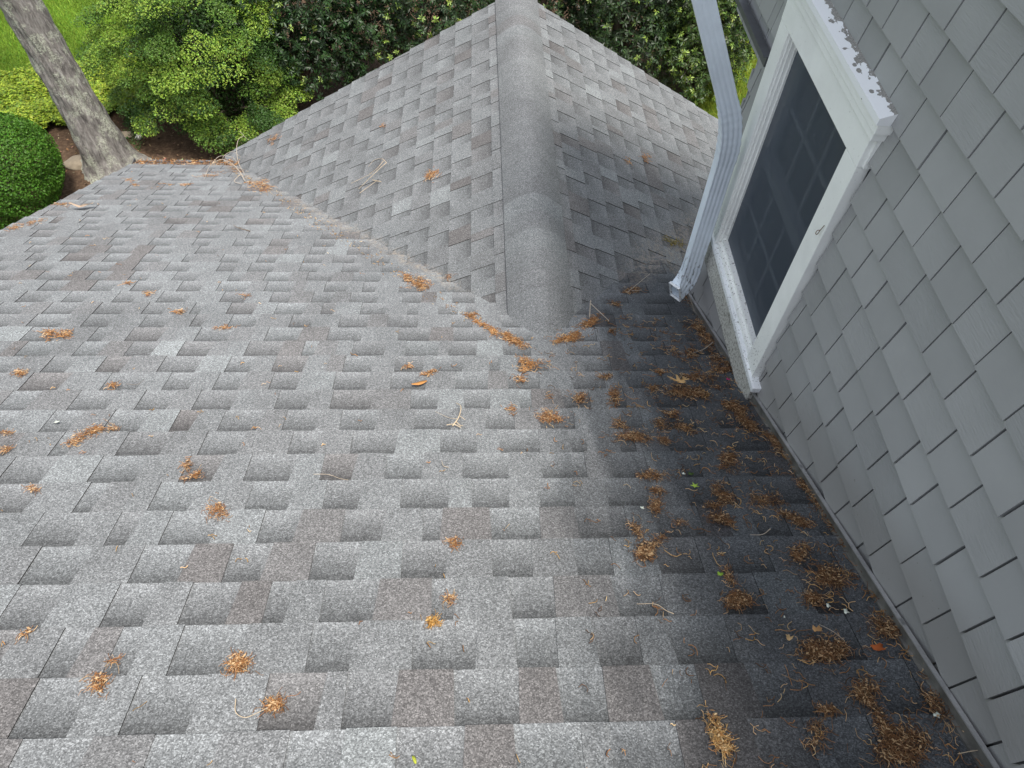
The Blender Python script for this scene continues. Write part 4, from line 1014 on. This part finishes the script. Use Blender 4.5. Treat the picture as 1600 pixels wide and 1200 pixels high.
for i, (pl, u, s, A1, A2, n, kind, lab) in enumerate(CLUMPS):
    rnd = random.Random(100 + i); big = n > 120
    V, F, C = strands(PLANE[pl], u, s, A1, A2, int(n * (1.5 if pl == 'M' and s < 3 else 1.0)), kind, rnd, flat=.013 if big else .007, length=(.010, .036) if pl == 'M' and s < 3 else (.016, .05), thick=(.0004, .0007) if s < 2.2 and pl == 'M' else (.0006, .0012))
    # small scaly bits among the strands
    fr = PLANE[pl]; k = max(4, n // 4); base = len(V)
    for _ in range(k):
        r_ = rnd.random() ** .7; an = rnd.uniform(0, 6.28); a, b = r_ * math.cos(an), r_ * math.sin(an); qu, qs = u + A1[0] * a + A2[0] * b, s + A1[1] * a + A2[1] * b
        z = rnd.uniform(.006, .018 if big else .011); t = rnd.uniform(0, 3.1); l_, w_ = rnd.uniform(.003, .007), rnd.uniform(.0015, .003)
        c = KIND[kind][2] if rnd.random() < .5 else KIND[kind][1]; b0 = len(V)
        for du, ds, dz in ((l_, 0, 0), (0, w_, .001), (-l_, 0, .001), (0, -w_, 0)): V.append(tuple(fr(qu + du * math.cos(t) - ds * math.sin(t), qs + du * math.sin(t) + ds * math.cos(t), z + dz))); C.append(c)
        F.append((b0, b0 + 1, b0 + 2, b0 + 3))
    V, F, C = connected(V, F, C, base)
    o = arrays('catkin_clump', V, F, M['litter'], C, loc=tuple(fr(u, s, .003))); tag(o, lab, 'catkin clump', 'clumps of dry catkins on the roof')

# loose threads nobody could count
rnd = random.Random(77); V = []; F = []; C = []
def add_s(t):
    global V, F, C
    n = len(V); V += t[0]; F += [tuple(i + n for i in f) for f in t[1]]; C += t[2]
for _ in range(620):
    s = rnd.uniform(.80, 3.1); d = abs(rnd.gauss(0, .27)) if rnd.random() < .75 else rnd.uniform(0, .8); u = 1.055 + .0225 * (s - .8) * 0 - d
    add_s(strands(fM, u, s, (.02, 0), (0, .02), rnd.choice((1, 1, 2, 3)), 'b' if rnd.random() < .7 else 'w', rnd, .003, (.012, .05), (.0006, .0011)))
for _ in range(260):
    s = .85 + 5.2 * rnd.random() ** 1.3; u = rnd.uniform(-2.8, .5)
    if u > .28 - (s - 2.8) * .66 and s > 2.7: continue
    add_s(strands(fM, u, s, (.01, 0), (0, .01), rnd.choice((1, 1, 2)), 'w' if rnd.random() < .6 else 'o', rnd, .002, (.008, .03), (.0006, .0012)))
for _ in range(260):                                             # grit line in the left valley
    t = rnd.random(); u = .0 - 2.0 * t + rnd.gauss(0, .03); s = 3.05 + 3.05 * t + rnd.gauss(0, .03)
    add_s(strands(fM, u, s, (.02, 0), (0, .02), 1, 'w', rnd, .004, (.008, .025), (.0008, .0014)))
o = arrays('loose_catkin_threads', V, F, M['litter'], C); tag(o, 'loose scattered catkin threads and bits, thickest in the dark strip by the wall', 'litter', kind='stuff')
# litter in the gutter
V = []; F = []; C = []
for _ in range(420):
    x = rnd.uniform(U0 + .02, -2.0); y = rnd.uniform(.0, .085)
    add_s(strands(lambda a, b, h: fG(a, b, -.03 + h + .02 * (x + 2.9)), x, y, (.02, 0), (0, .01), 1, 'o' if rnd.random() < .6 else 'b', rnd, .02, (.015, .05), (.0012, .0024)))
o = arrays('gutter_litter', V, F, M['litter'], C); tag(o, 'reddish dry leaf and catkin litter filling the low gutter', 'litter', kind='stuff')

# twigs
def twig(name, label, cat, branches, material, group='twigs on the roof', seg=6):
    """branches: (plane, [(u,s,h)...], r0, r1); one mesh"""
    L_ = []; p0 = None; f_ = .36 if name == 'fallen_branch' else .45
    for pl, pts, r0, r1 in branches:
        r0, r1 = r0 * f_, r1 * f_
        w = [PLANE[pl](*q) for q in pts]; p0 = p0 or w[0]; sp = smooth_path(w, 5)
        L_.append((sp, list(np.linspace(r0, r1, len(sp))), seg))
    V, F = tubes(L_); o = arrays(name, V, F, material, smoothf=True, loc=tuple(p0)); tag(o, label, cat, group); return o
twig('twig', 'pale bent twig with a knobbly end in the middle of the roof', 'twig', [('M', [(-.074, 2.283, .012), (-.056, 2.225, .03), (-.063, 2.170, .02), (-.084, 2.130, .008)], .0028, .006), ('M', [(-.15, 2.233, .006), (-.102, 2.188, .008), (-.065, 2.166, .014)], .001, .002), ('M', [(-.072, 2.155, .010), (-.058, 2.128, .012), (-.048, 2.135, .006)], .005, .003), ('M', [(-.061, 2.18, .02), (-.04, 2.165, .012)], .003, .002), ('M', [(-.105, 2.14, .006), (-.08, 2.135, .012), (-.055, 2.12, .008)], .004, .004)], M['pale_twig'])
twig('dead_branch', 'pale forked dead twig lying on the left gable slope', 'twig', [('L', [(3.981, 1.263, .012), (4.045, 1.095, .035), (4.093, 1.031, .03)], .003, .005), ('L', [(4.191, 1.207, .01), (4.198, 1.142, .03), (4.135, 1.061, .045), (4.09, 1.03, .03)], .002, .004), ('L', [(3.93, 1.25, .01), (3.967, 1.113, .014)], .004, .003), ('L', [(4.007, 1.154, .012), (3.934, 1.073, .012)], .005, .006), ('L', [(4.079, 1.178, .02), (4.067, 1.108, .035), (4.113, 1.05, .04)], .003, .004), ('L', [(4.095, 1.343, .01), (4.083, 1.259, .015), (4.06, 1.15, .025)], .003, .003)], M['pale_twig'])
twig('twig', 'short dark twig on the upper left roof, uphill of the valley heap', 'twig', [('M', [(-1.543, 4.521, .014), (-1.496, 4.467, .012), (-1.41, 4.415, .008)], .004, .0075), ('M', [(-1.496, 4.467, .012), (-1.47, 4.46, .02)], .004, .002)], M['dark_twig'])
twig('fallen_branch', 'arching forked dead branch caught at the low end of the left valley', 'branch', [
    ('M', [(-2.134, 5.782, .008), (-2.167, 6.03, .05), (-2.10, 6.10, .09), (-2.0, 6.02, .09), (-1.93, 5.94, .07), (-1.86, 5.83, .04), (-1.80, 5.70, .012)], .004, .011),
    ('L', [(4.95, 2.52, .02), (5.117, 2.60, .06), (5.285, 2.63, .10), (5.40, 2.62, .12), (5.465, 2.60, .10), (5.56, 2.66, .11)], .008, .004),
    ('L', [(5.02, 2.55, .05), (5.20, 2.74, .10), (5.30, 2.78, .10), (5.32, 2.70, .09), (5.237, 2.62, .05)], .005, .004),
    ('M', [(-2.16, 6.05, .05), (-2.13, 6.18, .10), (-2.02, 6.16, .10), (-1.95, 6.06, .08)], .005, .005),
    ('M', [(-1.86, 5.83, .04), (-1.88, 5.70, .012), (-1.80, 5.62, .01)], .009, .006), ('L', [(5.465, 2.60, .10), (5.40, 2.55, .07)], .004, .003)], M['twig'])
twig('twig', 'crossed grey sticks at the upper end of the right valley wedge', 'twig', [('M', [(.535, 3.06, .02), (.556, 3.19, .045), (.560, 3.20, .04)], .006, .005), ('M', [(.555, 3.18, .04), (.585, 3.11, .03), (.625, 3.04, .01)], .005, .004)], M['twig'])
twig('twig', 'thin grey stick in the right valley above the dark clump', 'twig', [('M', [(.777, 3.381, .02), (.875, 3.50, .04), (.931, 3.57, .05)], .004, .003), ('M', [(.80, 3.40, .02), (.85, 3.38, .03)], .003, .002)], M['twig'])
twig('twig', 'curved grey stick near the window sill, uphill of its end', 'twig', [('M', [(.933, 2.70, .01), (.992, 2.731, .016), (1.045, 2.788, .02)], .0025, .005)], M['twig'])
twig('twig', 'upright thin stick leaning by the wall below the downspout', 'twig', [('M', [(1.060, 3.151, .012), (1.070, 3.22, .02), (1.066, 3.30, .05)], .003, .002)], M['twig'])
twig('twig', 'thin curved brown twig in the lower right middle of the roof', 'twig', [('M', [(.405, 1.287, .006), (.453, 1.283, .008), (.475, 1.262, .007), (.492, 1.252, .006)], .0014, .0022)], M['pale_twig'])
twig('twig', 'short grey twig in the dark strip left of the ring like drift', 'twig', [('M', [(.785, 1.541, .006), (.82, 1.538, .009), (.85, 1.558, .012)], .0018, .0035)], M['twig'])
twig('twig', 'long curved catkin stem ending in a clump, bottom left', 'twig', [('M', [(-.522, 1.038, .006), (-.512, 1.004, .008), (-.489, .990, .009), (-.469, .999, .008), (-.445, 1.012, .010)], .0025, .0018)], M['pale_twig'])
twig('twig', 'thin dark bent hair of a stem on the left roof', 'twig', [('M', [(-1.342, 2.448, .006), (-1.299, 2.443, .006), (-1.287, 2.478, .008)], .0016, .001)], M['dark_twig'])
twig('twig', 'thin pale thread with a wavy tail left of the roof middle', 'twig', [('M', [(-.516, 1.855, .005), (-.48, 1.853, .006), (-.455, 1.845, .006), (-.43, 1.83, .006), (-.401, 1.822, .005)], .0014, .001)], M['pale_twig'])
twig('twig', 'small hooked catkin stem just left of the shaded roof middle', 'twig', [('M', [(-.114, 1.922, .006), (-.107, 1.89, .008), (-.09, 1.884, .006)], .0012, .0022)], M['pale_twig'])
twig('twig', 'short pale stem in the dark strip at the lower right, by the largest nest', 'twig', [('M', [(.845, 1.21, .006), (.868, 1.185, .008), (.885, 1.16, .006)], .0014, .002)], M['twig'])
twig('twig', 'pale straight straw at the bottom right against the wall corner', 'twig', [('M', [(.985, .862, .010), (1.02, .866, .012), (1.05, .868, .012)], .0022, .0016)], M['pale_twig'])
twig('twig', 'dark thin stem near the flashing downhill of the red leaf', 'twig', [('M', [(1.032, 1.075, .006), (1.044, 1.05, .008), (1.048, 1.03, .006)], .0018, .0012)], M['twig'])

# leaves, petals, lichen flakes
def flat_leaf(name, label, cat, pl, u, s, outline, scale, rot, col, curl=.012, h=.008, group=None):
    fr = PLANE[pl]; cx, sx = math.cos(rot), math.sin(rot); V = []; n = len(outline)
    def P(a, b, dz): 
        a2, b2 = a * cx - b * sx, a * sx + b * cx; return fr(u + a2 * scale, s + b2 * scale, h + dz)
    for lift in (0, -.0008):
        V.append(tuple(P(0, 0, .001 + lift)))
        for a, b in outline: V.append(tuple(P(a, b, lift + curl * (a * a * .6 + b * b) + .15 * curl * math.sin(5 * a + 3 * b))))
    F = []
    for k in range(n):
        k2 = (k + 1) % n; F += [(0, 1 + k, 1 + k2), (n + 1, n + 2 + k2, n + 2 + k)]
        F += [(1 + k, n + 2 + k, n + 2 + k2), (1 + k, n + 2 + k2, 1 + k2)]
    C = np.array([col] * len(V)) * (1 + rng.normal(size=(len(V), 1)) * .08)
    o = arrays(name, V, F, M['litter'], C, loc=tuple(fr(u, s, h))); tag(o, label, cat, group); return o
OAK = [(1.0, .0), (.72, .16), (.62, .52), (.48, .55), (.42, .16), (.12, .14), (.02, .62), (-.16, .66), (-.2, .18), (-.5, .14), (-.72, .42), (-.86, .36), (-.78, .06), (-1.35, .02), (-1.35, -.03), (-.78, -.06), (-.6, -.42), (-.42, -.46), (-.32, -.16), (0, -.16), (.16, -.6), (.34, -.58), (.36, -.16), (.7, -.14)]
OVAL = [(math.cos(t) * 1.0, math.sin(t) * .34 * (1 + .15 * math.sin(3 * t))) for t in np.linspace(0, 2 * math.pi, 15)[:-1]]
STAR = [((1.0 if k % 2 == 0 else .35) * math.cos(k * math.pi / 5 + .2), (1.0 if k % 2 == 0 else .35) * math.sin(k * math.pi / 5 + .2)) for k in range(10)]
BLOB = [((.7 + .3 * math.sin(k * 2.4)) * math.cos(k * .63), (.6 + .3 * math.sin(k * 1.9 + 1)) * math.sin(k * .63)) for k in range(10)]
flat_leaf('oak_leaf', 'tan lobed oak leaf on the dark catkin mat near the window sill', 'leaf', 'M', .803, 2.425, OAK, .042, .15, (.62, .40, .18), .030, .022)
flat_leaf('dead_leaf', 'flat orange pointed leaf in the roof middle under pale scatter', 'leaf', 'M', -.222, 2.444, OVAL, .034, .5, (.50, .24, .08), .006, .008)
flat_leaf('dead_leaf', 'curled brown leaf with a stem near the left roof edge', 'leaf', 'M', -2.655, 4.90, OVAL, .075, .35, (.40, .30, .22), .05, .02)
flat_leaf('green_leaf', 'small bright green star leaf in the shaded right middle', 'leaf', 'M', .687, 1.771, STAR, .016, .4, (.36, .52, .08), .004, .008)
flat_leaf('green_leaf', 'small green leaf bit above the clump with a pale stem', 'leaf', 'M', .649, 1.383, BLOB, .012, 0, (.26, .42, .06), .004, .010)
flat_leaf('green_leaf', 'tiny yellow green leaf at the bottom edge of the photo', 'leaf', 'M', -.126, .886, OVAL, .010, 2.0, (.42, .46, .06), .003, .006)
flat_leaf('green_leaf', 'dark green leaf beside a white fleck in the shaded right middle', 'leaf', 'M', .692, 1.835, BLOB, .013, 0, (.06, .10, .03), .004, .007)
flat_leaf('red_leaf', 'rust red leaf on the dark strip beside the catkin fan', 'leaf', 'M', .955, 1.133, [(-1, .5), (0, .45), (.7, .6), (1, .2), (.6, -.1), (.7, -.7), (0, -.5), (-.5, -.65), (-1, -.3)], .017, .2, (.40, .11, .035), .006, .008)
flat_leaf('tan_leaf', 'tan leaf scrap standing on the largest dark nest', 'leaf', 'M', .819, 1.172, BLOB, .017, .5, (.55, .32, .14), .02, .026)
flat_leaf('tan_leaf', 'yellow leaf scrap against the flashing at the lower right', 'leaf', 'M', 1.047, 1.068, OVAL, .019, 2.3, (.56, .38, .12), .010, .014)
flat_leaf('tan_leaf', 'curled tan scrap just left of the largest dark nest', 'leaf', 'M', .748, 1.163, BLOB, .012, 1.5, (.58, .40, .20), .02, .010)
flat_leaf('petal', 'tiny magenta petal on the catkin mat near the sill end', 'petal', 'M', 1.008, 2.452, BLOB, .011, 0, (.50, .03, .16), .006, .016)
FL = 'pale flecks of lichen on the roof'
for u, s, sc, lab in ((.93, 1.245, .014, 'largest pale green lichen flake in the dark strip by the flashing'), (.893, 1.266, .011, 'lichen flake just left of the largest pale green one'), (.993, .951, .013, 'white lichen flake at the bottom right, below the curly clump'), (-1.463, 2.173, .016, 'white fleck on the sunlit left roof beside the large slanted clump'), (.668, 1.835, .011, 'thin white fleck beside the dark green leaf'), (.498, 1.665, .011, 'white fleck left of the tall thin catkin clump'), (.766, 1.232, .005, 'tiny white fleck below the clump with a pale stem')):
    flat_leaf('lichen_flake', lab, 'lichen flake', 'M', u, s, BLOB, sc * .75, s * 3, (.66, .70, .62), .004, .008, FL)
bpy.context.view_layer.update()
